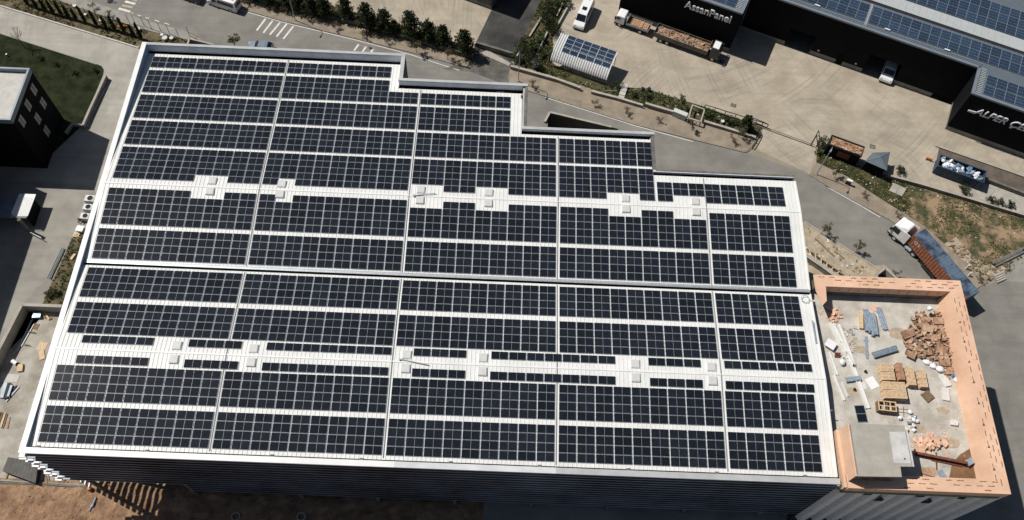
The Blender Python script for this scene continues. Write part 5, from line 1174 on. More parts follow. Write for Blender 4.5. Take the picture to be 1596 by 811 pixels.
# ------------------------------------------------------------------ vehicles (front towards +x)
def wheel(t, x, y, r=.36, w_=.24, m='hub', dual=False):
    s = 1 if y > 0 else -1; wb = MB().cyl((x, y - w_ / 2, r), (x, y + w_ / 2, r), r, n=16).build('wheel', M['rubber'], t); MB().cyl((x, y + s * w_ / 2, r), (x, y + s * (w_ / 2 + .02), r), r * .58, r * .5, 12).build('rim', M[m], wb)
def van(name, lb, cat, p, yaw, L_, W, H, paint='white', windows=True, roofbits=True):
    t = thing(name, lb, cat, p, yaw); h = L_ / 2
    prof_ = [(-h, .38), (-h, 1.0), (-h + .06, H - .25), (-h + .2, H - .04), (-h + .5, H), (h - 2.1, H), (h - 1.75, H - .12), (h - .95, 1.42), (h - .25, 1.1), (h - .05, .85), (h, .45), (h - .1, .32), (-h + .1, .32)]
    MB().profile(prof_, W / 2, W / 2 - .16, 1.0).build('body', M[paint], t, bevel=.05)
    def hw(z): return W / 2 - .16 * max(0, (z - 1.0) / (H - 1.0))
    for s in (-1, 1):
        mb = MB(); x0, x1, z0, z1 = -h + .45, h - 2.3, 1.25, H - .38
        e = .012
        q = [(x0, s * (hw(z0) + e), z0), (x1, s * (hw(z0) + e), z0), (x1 - .1, s * (hw(z1) + e), z1), (x0 + .05, s * (hw(z1) + e), z1)]; mb.face(q if s < 0 else q[::-1])
        if windows: mb.build('side_window', M['glass'], t)
        mb = MB(); q = [(h - 2.15, s * (hw(1.2) + e), 1.2), (h - 1.05, s * (hw(1.25) + e), 1.25), (h - 1.6, s * (hw(H - .4) + e), H - .4), (h - 2.1, s * (hw(H - .35) + e), H - .35)]; mb.face(q if s < 0 else q[::-1]); mb.build('door_window', M['glass'], t)
        MB().box(h - 1.5, h - 1.3, s * (W / 2 + .03) - .1, s * (W / 2 + .03) + .1, 1.2, 1.42).build('mirror', M['chassis'], t)
        MB().box(h - .5, h - .1, s * (W / 2 - .3) - .16, s * (W / 2 - .3) + .16, .82, 1.06).build('headlight', M['hub'], t, bevel=.03)
        for x in (h - 1.15, -h + 1.3): wheel(t, x, s * (W / 2 - .1))
    mb = MB(); a_, b_ = Vector((h - .97, 0, 1.44)), Vector((h - 1.74, 0, H - .14)); n_ = Vector((b_.z - a_.z, 0, a_.x - b_.x)).normalized() * .02; wa, wb_ = hw(1.44) - .1, hw(H - .14) - .08
    mb.face([(a_.x + n_.x, -wa, a_.z + n_.z), (a_.x + n_.x, wa, a_.z + n_.z), (b_.x + n_.x, wb_, b_.z + n_.z), (b_.x + n_.x, -wb_, b_.z + n_.z)]); mb.build('windscreen', M['glass'], t)
    mb = MB(); q = [(-h - .012, wa, 1.3), (-h - .012, -wa, 1.3), (-h + .05 - .005, -wb_, H - .35), (-h + .05 - .005, wb_, H - .35)]; mb.face(q); mb.build('rear_window', M['glass'], t)
    MB().box(-h + .05, h + .03, -W / 2 + .1, W / 2 - .1, .25, .45).build('bumper', M['chassis'], t)
    if roofbits: MB().box(-.3, .5, -.4, .4, H + .001, H + .07).build('roof_hatch', M['glass'], t, bevel=.02); MB().box(-h + .6, -h + 1.1, -.25, .25, H + .001, H + .05).build('roof_vent', M['chassis'], t)
    return t
a_, b_ = A(898, 46), A(920, -2); y = ang(b_, a_); d = (a_ - b_).normalized(); r_ = Vector((-d.y, d.x, 0))
van('white_van', 'white van with dark roof hatch parked in the yard above the carport', 'van', a_ - d * 3.0 + r_ * .35, y, 6.4, 2.0, 2.5)
a_, b_ = A(325, 8), A(368, 22); d = (a_ - b_).normalized(); l_ = Vector((-d.y, d.x, 0)); 
van('minibus', 'silver white minibus with long side windows parked on the street at the top', 'minibus', (a_ + b_) / 2 - l_ * 1.0, ang(b_, a_), 6.0, 2.0, 2.35)
def car(name, lb, p, yaw, paint, L_=4.3, W=1.78, H=1.48, boot=True):
    t = thing(name, lb, 'car', p, yaw); h = L_ / 2
    pr = [(-h, .35), (-h, .85), (-h + .2, 1.0), (-h + .75, H - .06), (-h + 1.2, H), (h - 2.0, H), (h - 1.25, .98), (h - .2, .78), (h, .6), (h, .35), (h - .1, .28), (-h + .1, .28)]
    MB().profile(pr, W / 2, W / 2 - .22, .85).build('body', M[paint], t, bevel=.05)
    def hw(z): return W / 2 - .22 * max(0, (z - .85) / (H - .85))
    for s in (-1, 1):
        for x0, x1, i0, i1 in ((-h + .75, -.12, .25, 0), (-.02, h - 1.5, 0, .45)):
            q = [(x0, s * (hw(.98) + .01), .98), (x1, s * (hw(.98) + .01), .98), (x1 - i1, s * (hw(H - .12) + .01), H - .12), (x0 + i0, s * (hw(H - .12) + .01), H - .12)]; mb = MB(); mb.face(q if s < 0 else q[::-1]); mb.build('side_window', M['glass'], t)
        MB().box(h - 1.55, h - 1.38, s * (W / 2 + .02) - .08, s * (W / 2 + .02) + .08, .9, 1.04).build('mirror', M['chassis'], t)
        MB().box(h - .3, h - .02, s * .62 - .16, s * .62 + .16, .62, .76).build('headlight', M['hub'], t, bevel=.02)
        for x in (h - .85, -h + .85): wheel(t, x, s * (W / 2 - .09), .32, .2)
    for (xa, za, xb, zb, nm, sg) in ((h - 1.28, 1.0, h - 1.98, H - .03, 'windscreen', 1), (-h + .24, 1.04, -h + .74, H - .07, 'rear_window', -1)):
        n_ = Vector((sg * abs(zb - za), 0, abs(xb - xa))).normalized() * .018; wa, wb_ = hw(za) - .08, hw(zb) - .06; q = [(xa + n_.x, -wa, za + n_.z), (xa + n_.x, wa, za + n_.z), (xb + n_.x, wb_, zb + n_.z), (xb + n_.x, -wb_, zb + n_.z)]; mb = MB(); mb.face(q if sg > 0 else q[::-1]); mb.build(nm, M['glass'], t)
    return t
p = A(407, 77); car('silver_car', 'silver blue hatchback on the street half hidden by the back parapet', p, R(177), 'bluecar')
p = A(300, -1.5); car('dark_car', 'dark car parked on the street in front of the minibus', p, R(160), 'darkcar')
a_, b_ = A(1373, 130), A(1385, 96); d = (a_ - b_).normalized(); van('parked_minivan', 'white nosed minivan backed into the dark dock opening', 'minivan', a_ - d * 2.5 + Vector((-d.y, d.x, 0)) * .45, ang(b_, a_), 4.9, 2.15, 2.1, windows=True, roofbits=False)

def cab(t, x0, L_, W, z0, H, paint='white', fairing=False, roof='white'):
    """cab over engine; front at x0 + L_"""
    x1 = x0 + L_; pr = [(x0, z0), (x0, H - .1), (x0 + .15, H), (x1 - .5, H), (x1 - .22, H - .15), (x1, z0 + .95), (x1, z0)]
    MB().profile(pr, W / 2, W / 2 - .08, z0 + 1).build('cab', M[paint], t, bevel=.06)
    mb = MB(); mb.face([(x1 + .012, -W / 2 + .15, z0 + .98), (x1 + .012, W / 2 - .15, z0 + .98), (x1 - .2, W / 2 - .2, H - .18), (x1 - .2, -W / 2 + .2, H - .18)]); mb.build('windscreen', M['glass'], t)
    for s in (-1, 1):
        q = [(x0 + .75, s * (W / 2 + .01), z0 + .9), (x1 - .12, s * (W / 2 + .01), z0 + .9), (x1 - .35, s * (W / 2 - .05), H - .3), (x0 + .75, s * (W / 2 - .05), H - .3)]; mb = MB(); mb.face(q if s < 0 else q[::-1]); mb.build('door_window', M['glass'], t)
        MB().box(x1 - .2, x1 + .02, s * (W / 2 + .15) - .1, s * (W / 2 + .15) + .1, z0 + .9, z0 + 1.5).build('mirror', M['chassis'], t)
        MB().box(x1 - .02, x1 + .03, s * .8 - .2, s * .8 + .2, z0 + .1, z0 + .32).build('headlight', M['hub'], t)
    MB().box(x0 + .05, x1 + .04, -W / 2 + .05, W / 2 - .05, z0 - .4, z0 - .001).build('bumper', M['chassis'], t)
def flatbed(name, lb, p, yaw, L_, W, cabL, H, boards, paint, tall):
    t = thing(name, lb, 'truck', p, yaw); h = L_ / 2
    MB().box(-h, h - .4, -.45, .45, .55, .85).build('chassis', M['chassis'], t); cab(t, h - cabL, cabL, W, .75, H, paint)
    x0, x1 = -h, h - cabL - .45; MB().box(x0, x1, -W / 2, W / 2, .95, 1.08).build('bed', M['woodd'], t); st = tall
    mb = MB(); mb.box(x0, x1, -W / 2, -W / 2 + .06, 1.081, 1.08 + st); mb.box(x0, x1, W / 2 - .06, W / 2, 1.081, 1.08 + st)
    k = x0
    while k < x1: mb.box(k, k + .08, -W / 2 - .05, -W / 2 - .001, .9, 1.1 + st); mb.box(k, k + .08, W / 2 + .001, W / 2 + .05, .9, 1.1 + st); k += 1.9
    mb.build('side_board', M[boards], t); mb = MB(); mb.box(x0 - .06, x0 - .001, -W / 2, W / 2, 1.081, 1.1 + st); mb.build('tailboard', M[boards], t); MB().box(x1 + .001, x1 + .08, -W / 2, W / 2, 1.081, 1.5 + st).build('headboard', M['woodd' if tall > .6 else boards], t)
    for s in (-1, 1):
        wheel(t, h - 1.0, s * (W / 2 - .15), .48, .28); wheel(t, -h + 1.4, s * (W / 2 - .2), .48, .4)
        if L_ > 8: wheel(t, -h + 2.6, s * (W / 2 - .2), .48, .4)
    return t, x0, x1
FU = BU; FN = BV
p = BO + FU * 3.55 - FN * 2.0; t, x0, x1 = flatbed('flatbed_truck', 'small white cabbed flatbed truck loaded with brown boards below the left silver sign', p, BA + math.pi, 6.3, 2.1, 1.75, 2.45, 'galv', 'white', .35)
for k in range(9): o = MB().box(-.14, .14, -.8, .8, 0, .3 + random.uniform(0, .15)).build('brick_pack', M['woodr']); q = p + Matrix.Rotation(BA + math.pi, 3, 'Z') @ Vector((x0 + .4 + k * .33, .1, 1.09)); o.location = q; o.rotation_euler = (0, 0, BA + math.pi); tag(o, 'pack of brown boards standing crosswise on the small flatbed truck', 'boards', 'brown board packs on the small flatbed')
p = BO + FU * 13.9 - FN * 2.1; t, x0, x1 = flatbed('dropside_truck', 'long dropside truck with a white cab roof and an open bed of brown wood scraps', p, BA, 12.0, 2.5, 1.7, 2.9, 'concdark', 'darkcar', .85)
MB().box(4.45, 5.55, -.85, .85, 2.9, 2.95).build('cab_roof', M['white'], t)
t5 = thing('wood_scrap_load', 'load of brown wood scraps filling the long dropside truck bed', 'wood scraps', p + Vector((0, 0, 1.08)), BA); MB().box(x0 + .1, x1 - .1, -1.15, 1.15, .01, .35).build('base_layer', M['scrapdull'], t5)
for k in range(90): MB().obox((random.uniform(x0 + .4, x1 - .4), random.uniform(-1, 1), .38 + random.random() * .22), random.uniform(.3, 1.1), random.uniform(.06, .3), .05, Matrix.Rotation(random.uniform(0, 6), 3, 'Z') @ Matrix.Rotation(random.uniform(-.3, .3), 3, 'X')).build('board', M[('woodr', 'woodd', 'scrapdull', 'scrapdull')[k % 4]], t5)
p = A(1125, 97); t = thing('tyre', 'old tyre lying in the yard behind the long dropside truck', 'tyre', p); MB().ring((0, 0), .38, .22, 0, .2, 18).build('tyre', M['rubber'], t); MB().ring((0, 0), .21, .17, .05, .12, 18).build('rim', M['hub'], t)

# articulated lorry: tractor, skeletal trailer and the container it carries
ta_ = R(-48.5) + math.pi; f = Vector((math.cos(ta_), math.sin(ta_), 0)); rt = Vector((f.y, -f.x, 0))
fw = A(1391.5, 374); tp = fw + rt * 1.1 - f * 1.5
t = thing('lorry_tractor', 'white cabbed lorry tractor turned at the head of the orange and blue container', 'lorry', tp, ta_)
MB().box(-3.6, 2.2, -.45, .45, .6, .95).build('chassis', M['chassis'], t); cab(t, .65, 2.25, 2.4, .95, 3.25, 'white')
mb = MB(); mb.profile([(.55, 3.22), (.5, 3.7), (.7, 3.85), (1.1, 3.8), (2.1, 3.26)], 1.05, .8, 3.3); mb.build('roof_fairing', M['white'], t, bevel=.05)
for s in (-1, 1):
    mb = MB(); mb.box(-.2, .66, s * 1.15 - .04, s * 1.15 + .04, 1.0, 3.4); mb.build('side_fairing', M['white'], t)
    MB().cyl((-1.6, s * .95, .65), (-.5, s * .95, .65), .3, n=12).build('fuel_tank', M['galv'], t)
    wheel(t, 1.5, s * 1.05, .5, .3); wheel(t, -2.2, s * .95, .5, .5)
MB().cyl((-2.0, 0, .951), (-2.0, 0, 1.1), .5, n=16).build('fifth_wheel', M['chassis'], t)
cc = [A(1424.6, 365, 4), A(1442.7, 357.3, 4), A(1529.3, 454.3, 4), A(1506, 465, 4)]; m_ = sum(cc, Vector()) / 4; fr = (cc[0] + cc[1]) / 2; rear = (cc[2] + cc[3]) / 2
cy = ang(rear, fr); CL = (fr - rear).length
t = thing('container_trailer', 'dark skeletal trailer under the orange and blue container', 'trailer', (m_.x, m_.y, 0), cy)
mb = MB(); mb.box(-CL / 2, CL / 2, -.55, -.35, 1.0, 1.35).box(-CL / 2, CL / 2, .35, .55, 1.0, 1.35)
for k in range(7): mb.box(-CL / 2 + k * CL / 6.2, -CL / 2 + k * CL / 6.2 + .15, -1.1, 1.1, 1.1, 1.345)
mb.build('frame', M['chassis'], t)
for s in (-1, 1):
    for x in (-CL / 2 + 1.6, -CL / 2 + 2.9, -CL / 2 + 4.2): wheel(t, x, s * .95, .5, .4)
    MB().box(-.5, 2.6, s * 1.1 - .03, s * 1.1 + .03, .6, 1.0).build('side_guard', M['chassis'], t); MB().box(2.9, 3.1, s * .7 - .08, s * .7 + .08, .1, 1.0).build('landing_leg', M['chassis'], t)
t = thing('shipping_container', 'long shipping container with ribbed orange side and patchy blue roof on the lorry trailer', 'container', (m_.x, m_.y, 1.36), cy)
W = (cc[0] - cc[1]).length / 2 + .05; H = 2.64
mb = MB(); mb.box(-CL / 2, CL / 2, -W + .03, W - .03, 0, H - .03); k = -CL / 2 + .15
while k < CL / 2 - .2: mb.box(k, k + .2, -W - .03, -W + .029, .15, H - .12); mb.box(k, k + .2, W - .029, W + .03, .15, H - .12); k += .46
mb.build('side', M['contside'], t)
mb = MB(); mb.box(-CL / 2 - .02, CL / 2 + .02, -W - .01, W + .01, H - .029, H); k = -CL / 2 + .4
while k < CL / 2 - .3: mb.box(k, k + .25, -W + .15, W - .15, H + .001, H + .025); k += .5
mb.build('roof', M['conttop'], t)
mb = MB()
for x in (-CL / 2, CL / 2 - .12):
    for s in (-1, 1): mb.box(x, x + .13, s * W - .07, s * W + .07, 0, H - .03)
mb.build('corner_post', M['contside'], t)
mb = MB(); mb.box(-CL / 2 - .04, -CL / 2 - .001, -W + .08, W - .08, .1, H - .1); mb.build('door', M['conttop'], t)
mb = MB()   # worn white marking near the front of the side
for k, (x, z, l, h) in enumerate(((CL / 2 - 1.35, 1.95, .5, .1), (CL / 2 - 1.35, 1.55, .1, .4), (CL / 2 - .95, 1.55, .1, .4), (CL / 2 - 1.35, 1.45, .5, .1), (CL / 2 - 1.9, 1.55, .35, .1), (CL / 2 - 1.9, 1.95, .35, .1), (CL / 2 - 1.78, 1.65, .1, .3))): mb.box(x, x + l, W + .032, W + .042, z, z + h)
mb.build('side_marking', M['hatch'], t)

# blue rubbish skip
sk = [A(1466, 240, 2.2), A(1523, 273, 2.2)]
sA = A(1452, 270); sB = A(1523, 296); y = ang(sA, sB); SLn = (sB - sA).length; sn = Vector((-math.sin(y), math.cos(y), 0))
c = (sA + sB) / 2 + sn * 1.2
t = thing('waste_skip', 'dark blue open waste skip heaped with white and silver plastic', 'skip', (c.x, c.y, 0), y); h = SLn / 2
mb = MB(); mb.box(-h, h, -1.2, 1.2, .15, .25); mb.box(-h, h, -1.2, -1.12, .251, 2.1); mb.box(-h, h, 1.12, 1.2, .251, 2.1); mb.box(-h, -h + .08, -1.119, 1.119, .251, 2.1); mb.box(h - .08, h, -1.119, 1.119, .251, 2.1); mb.build('body', M['skip'], t)
mb = MB(); mb.box(-h - .05, h + .05, -1.28, -1.1, 2.101, 2.2); mb.box(-h - .05, h + .05, 1.1, 1.28, 2.101, 2.2); mb.box(-h - .05, -h + .1, -1.099, 1.099, 2.101, 2.2); mb.box(h - .1, h + .05, -1.099, 1.099, 2.101, 2.2)
mb.build('rim', M['skip'], t); mb = MB(); k = -h + .4
while k < h - .3: MB().box(k, k + .12, -1.29, -1.201, .3, 2.1).build('rib', M['skip'], t); MB().box(k, k + .12, 1.201, 1.29, .3, 2.1).build('rib', M['skip'], t); k += .9
mb = MB(); [mb.box(x, x + .3, -.9, .9, 0, .149) for x in (-h + .3, h - .6)]; mb.build('skid', M['chassis'], t)
for k in range(34):
    x = random.uniform(-h + .6, h - .5); yy = random.uniform(-.8, .8); o = MB().blob((0, 0, 0), random.uniform(.25, .6), random.uniform(.2, .45), random.uniform(.15, .3), amp=.9, seed=k * 1.3).build('plastic_bag', M[('sack', 'bluebag', 'sack', 'galv')[k % 4]])
    o.location = Vector((c.x, c.y, 0)) + rot(y) @ Vector((x, yy, 1.75 + random.uniform(0, .5))); o.rotation_euler = (0, 0, random.uniform(0, 6)); tag(o, 'crumpled plastic bag or film lying in the blue waste skip', 'plastic', 'plastic bags in the waste skip')
o = MB().box(-2.4, -.3, -.06, .06, 2.1, 2.18).build('board', M['woodd']); o.location = (c.x, c.y, .0); o.rotation_euler = (0, 0, y + .35 - .75); tag(o, 'wooden plank leaning in the back corner of the blue skip', 'plank')
p = A(1447, 250); t = thing('traffic_barrier', 'small orange barrier block by the left end of the blue skip', 'barrier', p, -.4); MB().box(-.5, .5, -.12, .12, .1, .55).build('board', M['yellowc'], t); mb = MB(); mb.box(-.4, -.3, -.2, .2, 0, .099).box(.3, .4, -.2, .2, 0, .099); mb.build('foot', M['chassis'], t)
mbk = A(1542, 294)

# ------------------------------------------------------------------ things left of the hall
acl = ['back one of three rooftop style condensers beside the hall wall', 'middle one of three condensers beside the hall wall', 'front condenser beside the hall wall, partly dismantled']
ac = None
for (u, v), lb in zip(((139.5, 309), (136, 322), (131.5, 336)), acl):
    p = A(u, v, 1.1); p.z = 0
    if ac is None:
        ac = thing('condenser_unit', lb, 'air conditioner', p, R(-3), 'condensers beside the hall wall'); MB().box(-.75, .75, -.55, .55, .15, 1.1).build('casing', M['hatch'], ac, bevel=.02); MB().cyl((.1, 0, 1.101), (.1, 0, 1.13), .46, n=20).build('fan_opening', M['gutter'], ac)
        MB().ring((.1, 0), .5, .45, 1.131, 1.16, 20).build('fan_guard', M['steel'], ac); mb = MB(); [mb.box(x, x + .12, -.5, .5, 0, .149) for x in (-.6, .5)]; mb.build('foot', M['chassis'], ac)
    else: clone(ac, p, R(-3), lb, .92)
p = A(124, 356, .7); t = thing('white_box', 'bright white lidded box below the condensers', 'box', (p.x, p.y, 0), R(-8)); MB().box(-.5, .5, -.42, .42, 0, .6).build('box', M['white'], t); MB().box(-.54, .54, -.46, .46, .601, .68).build('lid', M['white'], t)
p = A(119, 366, .1); t = thing('cardboard_tray', 'flat tan cardboard tray below the white box', 'cardboard', (p.x, p.y, 0), R(-10)); MB().box(-.45, .45, -.4, .4, .02, .1).build('base', M['wood'], t); mb = MB(); mb.box(-.45, .45, -.43, -.401, .02, .18); mb.build('edge', M['wood'], t)
for k, (a_, b_, lb) in enumerate((((97, 386), (74, 433), 'left one of two long steel channels lying on the yard'), ((99.5, 387), (77, 434.5), 'right one of two long steel channels lying on the yard'))):
    p, q = A(*a_, .25), A(*b_, .25); p.z = q.z = 0; L_ = (q - p).length; t = thing('steel_channel', lb, 'steel channel', p, ang(p, q), 'steel channels on the left yard'); MB().box(0, L_, -.1, .1, .02, .06).build('web', M['galv'], t); mb = MB(); mb.box(0, L_, -.12, -.101, .02, .25).box(0, L_, .101, .12, .02, .25); mb.build('flange', M['hatch'], t)
p, q = A(47, 362, .9), A(64, 371, .9); p.z = q.z = 0; L_ = (q - p).length; t = thing('yard_barrier', 'white barrier rail standing on the yard in front of the porch', 'barrier', p, ang(p, q)); MB().box(0, L_, -.06, .06, .75, .9).build('rail', M['hatch'], t); mb = MB(); [mb.box(x, x + .1, -.05, .05, 0, .749) for x in (.1, L_ - .2)]; mb.build('post', M['hatch'], t)
t = thing('yard_post', 'tall grey post throwing a long shadow on the yard beside the porch', 'post', A(48, 363) + Vector((-.2, .2, 0))); MB().cyl((0, 0, 0), (0, 0, 3.6), .28, n=10).build('shaft', M['concdark'], t); MB().box(-.4, .4, -.4, .4, 0, .1).build('foot', M['conc'], t)
p = A(131, 399, .2); o = MB().box(-.5, .5, -.18, .18, 0, .25).build('brick_block', M['orangefoam']); o.location = (p.x - 1.6, p.y - .2, 0); o.rotation_euler = (0, 0, 1.2); tag(o, 'small terracotta block lying on the dirt strip beside the hall', 'block')
# in the walled strip
def clutter(name, lb, cat, items, group=None):
    u, v = items[0][0]; o = A(u, v); t = thing(name, lb, cat, o, 0, group)
    for (a_, b_, w_, h_, m_, z, pn) in items: p, q = A(*a_, z + h_), A(*b_, z + h_); d = Vector((0, 0, -h_ / 2 - z + z - 0)); MB().bar(Vector((p.x - o.x, p.y - o.y, z + h_ / 2)), Vector((q.x - o.x, q.y - o.y, z + h_ / 2)), w_, h_).build(pn, M[m_], t)
clutter('metal_tubes', 'bundle of long grey metal tubes along the strip wall', 'tubes', [((51, 497), (22, 553), .14, .12, 'galv', 0, 'tube'), ((49, 499), (26, 548), .14, .12, 'galv', .13, 'tube'), ((47, 506), (19, 556), .12, .1, 'steel', 0, 'tube'), ((53, 505), (33, 540), .12, .1, 'hatch', .05, 'tube'), ((36, 537), (46, 538), .1, .1, 'woodd', .2, 'bearer'), ((43, 517), (54, 518), .1, .1, 'woodd', .2, 'bearer')])
clutter('dark_profile_bundle', 'bundle of black corrugated profiles lying left of the hall', 'profiles', [((9, 596), (2, 620), .5, .3, 'slat', 0, 'profile'), ((14, 597), (9, 621), .45, .35, 'chassis', 0, 'profile'), ((18, 600), (12, 618), .3, .4, 'slat', 0, 'profile')])
clutter('dark_profile', 'pair of slanted black profiles beside the black bundle', 'profiles', [((29, 603), (9, 626), .2, .15, 'slat', 0, 'profile'), ((26, 601), (7, 623), .2, .15, 'chassis', .02, 'profile')])
clutter('plank_pile', 'fan of weathered planks at the left edge', 'planks', [((4, 643), (-4, 664), .2, .1, 'woodd', 0, 'plank'), ((8, 643), (1, 666), .2, .1, 'wood', .05, 'plank'), ((11, 645), (4, 668), .2, .1, 'woodd', 0, 'plank'), ((15, 650), (11, 668), .18, .1, 'woodr', 0, 'plank'), ((1, 642), (-9, 660), .2, .1, 'woodd', .1, 'plank')])
clutter('wood_offcuts', 'tan boards and offcuts by the corner of the strip wall', 'boards', [((66, 490), (85, 491), .35, .08, 'wood', 0, 'board'), ((62, 492), (80, 497), .3, .08, 'woodd', .08, 'board'), ((70, 487), (76, 498), .25, .08, 'wood', .16, 'board')])
clutter('plywood_sheets', 'tan plywood sheets on the floor beside the hall wall', 'plywood', [((60, 538), (72, 541), 1.2, .05, 'wood', 0, 'sheet'), ((64, 545), (66, 560), .7, .05, 'wood', .06, 'sheet'), ((52, 508), (60, 510), .9, .05, 'woodd', 0, 'sheet')])
p = A(57, 491, .5); t = thing('tool_box', 'blue grey tool box in the corner of the strip wall', 'tool box', (p.x, p.y, 0), .1); MB().box(-.55, .55, -.4, .4, 0, .45).build('box', M['bluebag'], t); MB().box(-.57, .57, -.42, .42, .451, .55).build('lid', M['galv'], t)
p = A(23, 565, .4); t = thing('white_drum', 'white drum lying in the strip left of the hall', 'drum', (p.x, p.y, 0), -.5); MB().cyl((-.5, 0, .3), (.35, 0, .3), .3, n=14).build('drum', M['sack'], t); MB().cyl((.351, 0, .3), (.4, 0, .3), .22, n=14).build('lid', M['chassis'], t)
p = A(31, 573, .3); t = thing('tan_carton', 'tan carton beside the white drum', 'carton', (p.x, p.y, 0), .2); MB().box(-.35, .35, -.55, .55, 0, .3).build('box', M['wood'], t); MB().box(-.37, .37, -.3, .3, .301, .32).build('flap', M['wood'], t)
p = A(15, 590); o = MB().prism([(-1.3, -.6), (1.2, -.5), (1.3, .6), (-1.1, .7)], .021, .05).build('concrete_pad', M['conclight']); o.location = p; tag(o, 'pale concrete pad on the strip floor below the white drum', 'concrete pad')
# stack of dark gratings at the lower left corner
P = AP([(3, 734), (12, 712), (60, 720), (55, 753)], 1.2)
o = P[0].copy(); o.z = 0; y = ang(P[1], P[2]); t = thing('grating_stack', 'tall stack of dark metal gratings outside the hall corner', 'gratings', (o.x, o.y, 0)); fp = [(p.x - o.x, p.y - o.y) for p in P]
for k in range(6): MB().prism([(x * (1 - .004 * k), yy * (1 - .004 * k)) for x, yy in fp], .12 + k * .17, .12 + k * .17 + .1).build('grating_layer', M['chassis'], t)
mb = MB()
for k in range(26):
    f_ = (k + .5) / 26; a_ = Vector((*fp[0], 1.09)).lerp(Vector((*fp[1], 1.09)), f_); b_ = Vector((*fp[3], 1.09)).lerp(Vector((*fp[2], 1.09)), f_); mb.bar(a_ + Vector((0, 0, .02)), b_ + Vector((0, 0, .02)), .035, .05)
for k in range(9):
    f_ = (k + .5) / 9; a_ = Vector((*fp[0], 1.14)).lerp(Vector((*fp[3], 1.14)), f_); b_ = Vector((*fp[1], 1.14)).lerp(Vector((*fp[2], 1.14)), f_); mb.bar(a_, b_, .025, .03)
mb.build('top_bars', M['plinth'], t); mb = MB()
for k in range(3): x = fp[0][0] * (1 - k / 2.2) + fp[3][0] * k / 2.2; mb.box(x + .2, x + .35, min(q[1] for q in fp) + .7, max(q[1] for q in fp) - .7, 0, .119)
mb.build('bearer', M['woodd'], t)
p, q = A(60, 731, .6), A(92, 731, .6); o = MB().bar((0, 0, .6), (q.x - p.x, q.y - p.y, .6), .18, .1).build('board', M['hatch']); o.location = (p.x, p.y, 0); tag(o, 'pale board bridging from the grating stack to the hall corner', 'board')
for k, (a_, b_) in enumerate((((69, 738), (67, 752)), ((76, 736), (77, 754)), ((72, 742), (74, 753)), ((98, 745), (88, 757)), ((104, 746), (95, 757)))):
    p, q = A(*a_), A(*b_); o = MB().bar((0, 0, .1), (q.x - p.x, q.y - p.y, .06), .14, .06).build('stick', M['woodd']); o.location = p; tag(o, 'weathered stick lying under the hall corner beside the grating stack', 'stick', 'sticks under the hall corner')
p = A(141, 763); t = thing('red_drum', 'small red orange drum at the foot of the louvred wall', 'drum', p); MB().cyl((0, 0, 0), (0, 0, .7), .3, n=12).build('drum', M['yellowc'], t); MB().ring((0, 0), .31, .26, .701, .74, 14).build('rim', M['chassis'], t)
for k, (a_, b_) in enumerate((((145, 791), (151, 776)), ((140, 797), (146, 786)))):
    p, q = A(*a_), A(*b_); p.z = q.z = hz(p.x, p.y) + .15; t = thing('concrete_pipe', f'{("upper", "lower")[k]} short grey pipe lying on the brown dirt', 'pipe', p); MB().cyl((0, 0, 0), q - p, .12, n=8).build('tube', M['galv'], t); MB().cyl((0, 0, 0), (q - p) * .08, .15, n=8).build('collar', M['steel'], t)
for u, v, lb in ((470, 806, 'pale ring of a concrete manhole in the shaded ground before the hall'), (368, 806, 'dark manhole ring in the shaded ground left of the pale one')):
    p = A(u, v); t = thing('manhole_ring', lb, 'manhole', p); MB().ring((0, 0), .62, .42, 0, .35, 24).build('ring', M['conc' if 'pale' in lb else 'concdark'], t); MB().cyl((0, 0, .01), (0, 0, .02), .41, n=20).build('opening', M['gutter'], t)
kerbm = MB(); P = AP([(-60, 748), (0, 752.5), (60, 754), (135, 759)], .15)
t = thing('site_kerb', 'dark concrete edge between the pale apron and the brown dirt', 'kerb', (P[0].x, P[0].y, 0)); o = P[0].copy(); o.z = 0; mb = MB()
for a_, b_ in zip(P, P[1:]): mb.bar(a_ - o - Vector((0, 0, .05)), b_ - o - Vector((0, 0, .05)), .3, .3)
mb.build('edge', M['concdark'], t); mb = MB(); mb.bar(P[0] - o + Vector((0, .2, .02)), P[3] - o + Vector((0, .2, .02)), .12, .1); mb.build('board', M['conc'], t)

# ------------------------------------------------------------------ trees and plants
def leafball(mb, c, r, n, size, squash=.8, seed=0):
    for k in range(n):
        d = Vector((random.gauss(0, 1), random.gauss(0, 1), random.gauss(0, 1))).normalized(); rr_ = r * random.uniform(.45, 1.05)
        p = Vector(c) + Vector((d.x * rr_, d.y * rr_, d.z * rr_ * squash)); q = Vector((random.gauss(0, 1), random.gauss(0, 1), random.gauss(0, 1) + .3)).normalized()
        s = size * random.uniform(.6, 1.4); u = q.orthogonal().normalized(); v = q.cross(u)
        mb.face([tuple(p + u * s), tuple(p + v * s * .55), tuple(p - u * s), tuple(p - v * s * .55)])
def conifer(h, r, seed, m='conifer'):
    random.seed(seed); c = MB(); tr = MB(); tr.cyl((0, 0, 0), (0, 0, h * .75), .13, .03, 7); nb = 58
    for k in range(nb):
        f_ = (k + .5) / nb; z = .35 + (h - .4) * f_; rad = r * (1 - f_) ** .5 * (.75 + .6 * min(f_, .3)) * random.uniform(.7, 1.12) + .12; a_ = k * 2.4 + random.uniform(-.5, .5)
        tip = Vector((math.cos(a_) * rad, math.sin(a_) * rad, z + random.uniform(.0, .35))); tr.bar((0, 0, z - .15), tip * .85 + Vector((0, 0, z * .15)), .03)
        for q in (.35, .7, 1.0): leafball(c, (tip.x * q, tip.y * q, z + (tip.z - z) * q), .32 + .25 * (1 - f_), 17, .14, .75)
    leafball(c, (0, 0, h), .18, 20, .1, 2.0)
    return c.mesh('crown', M[m]), tr.mesh('trunk', M['trunk'])
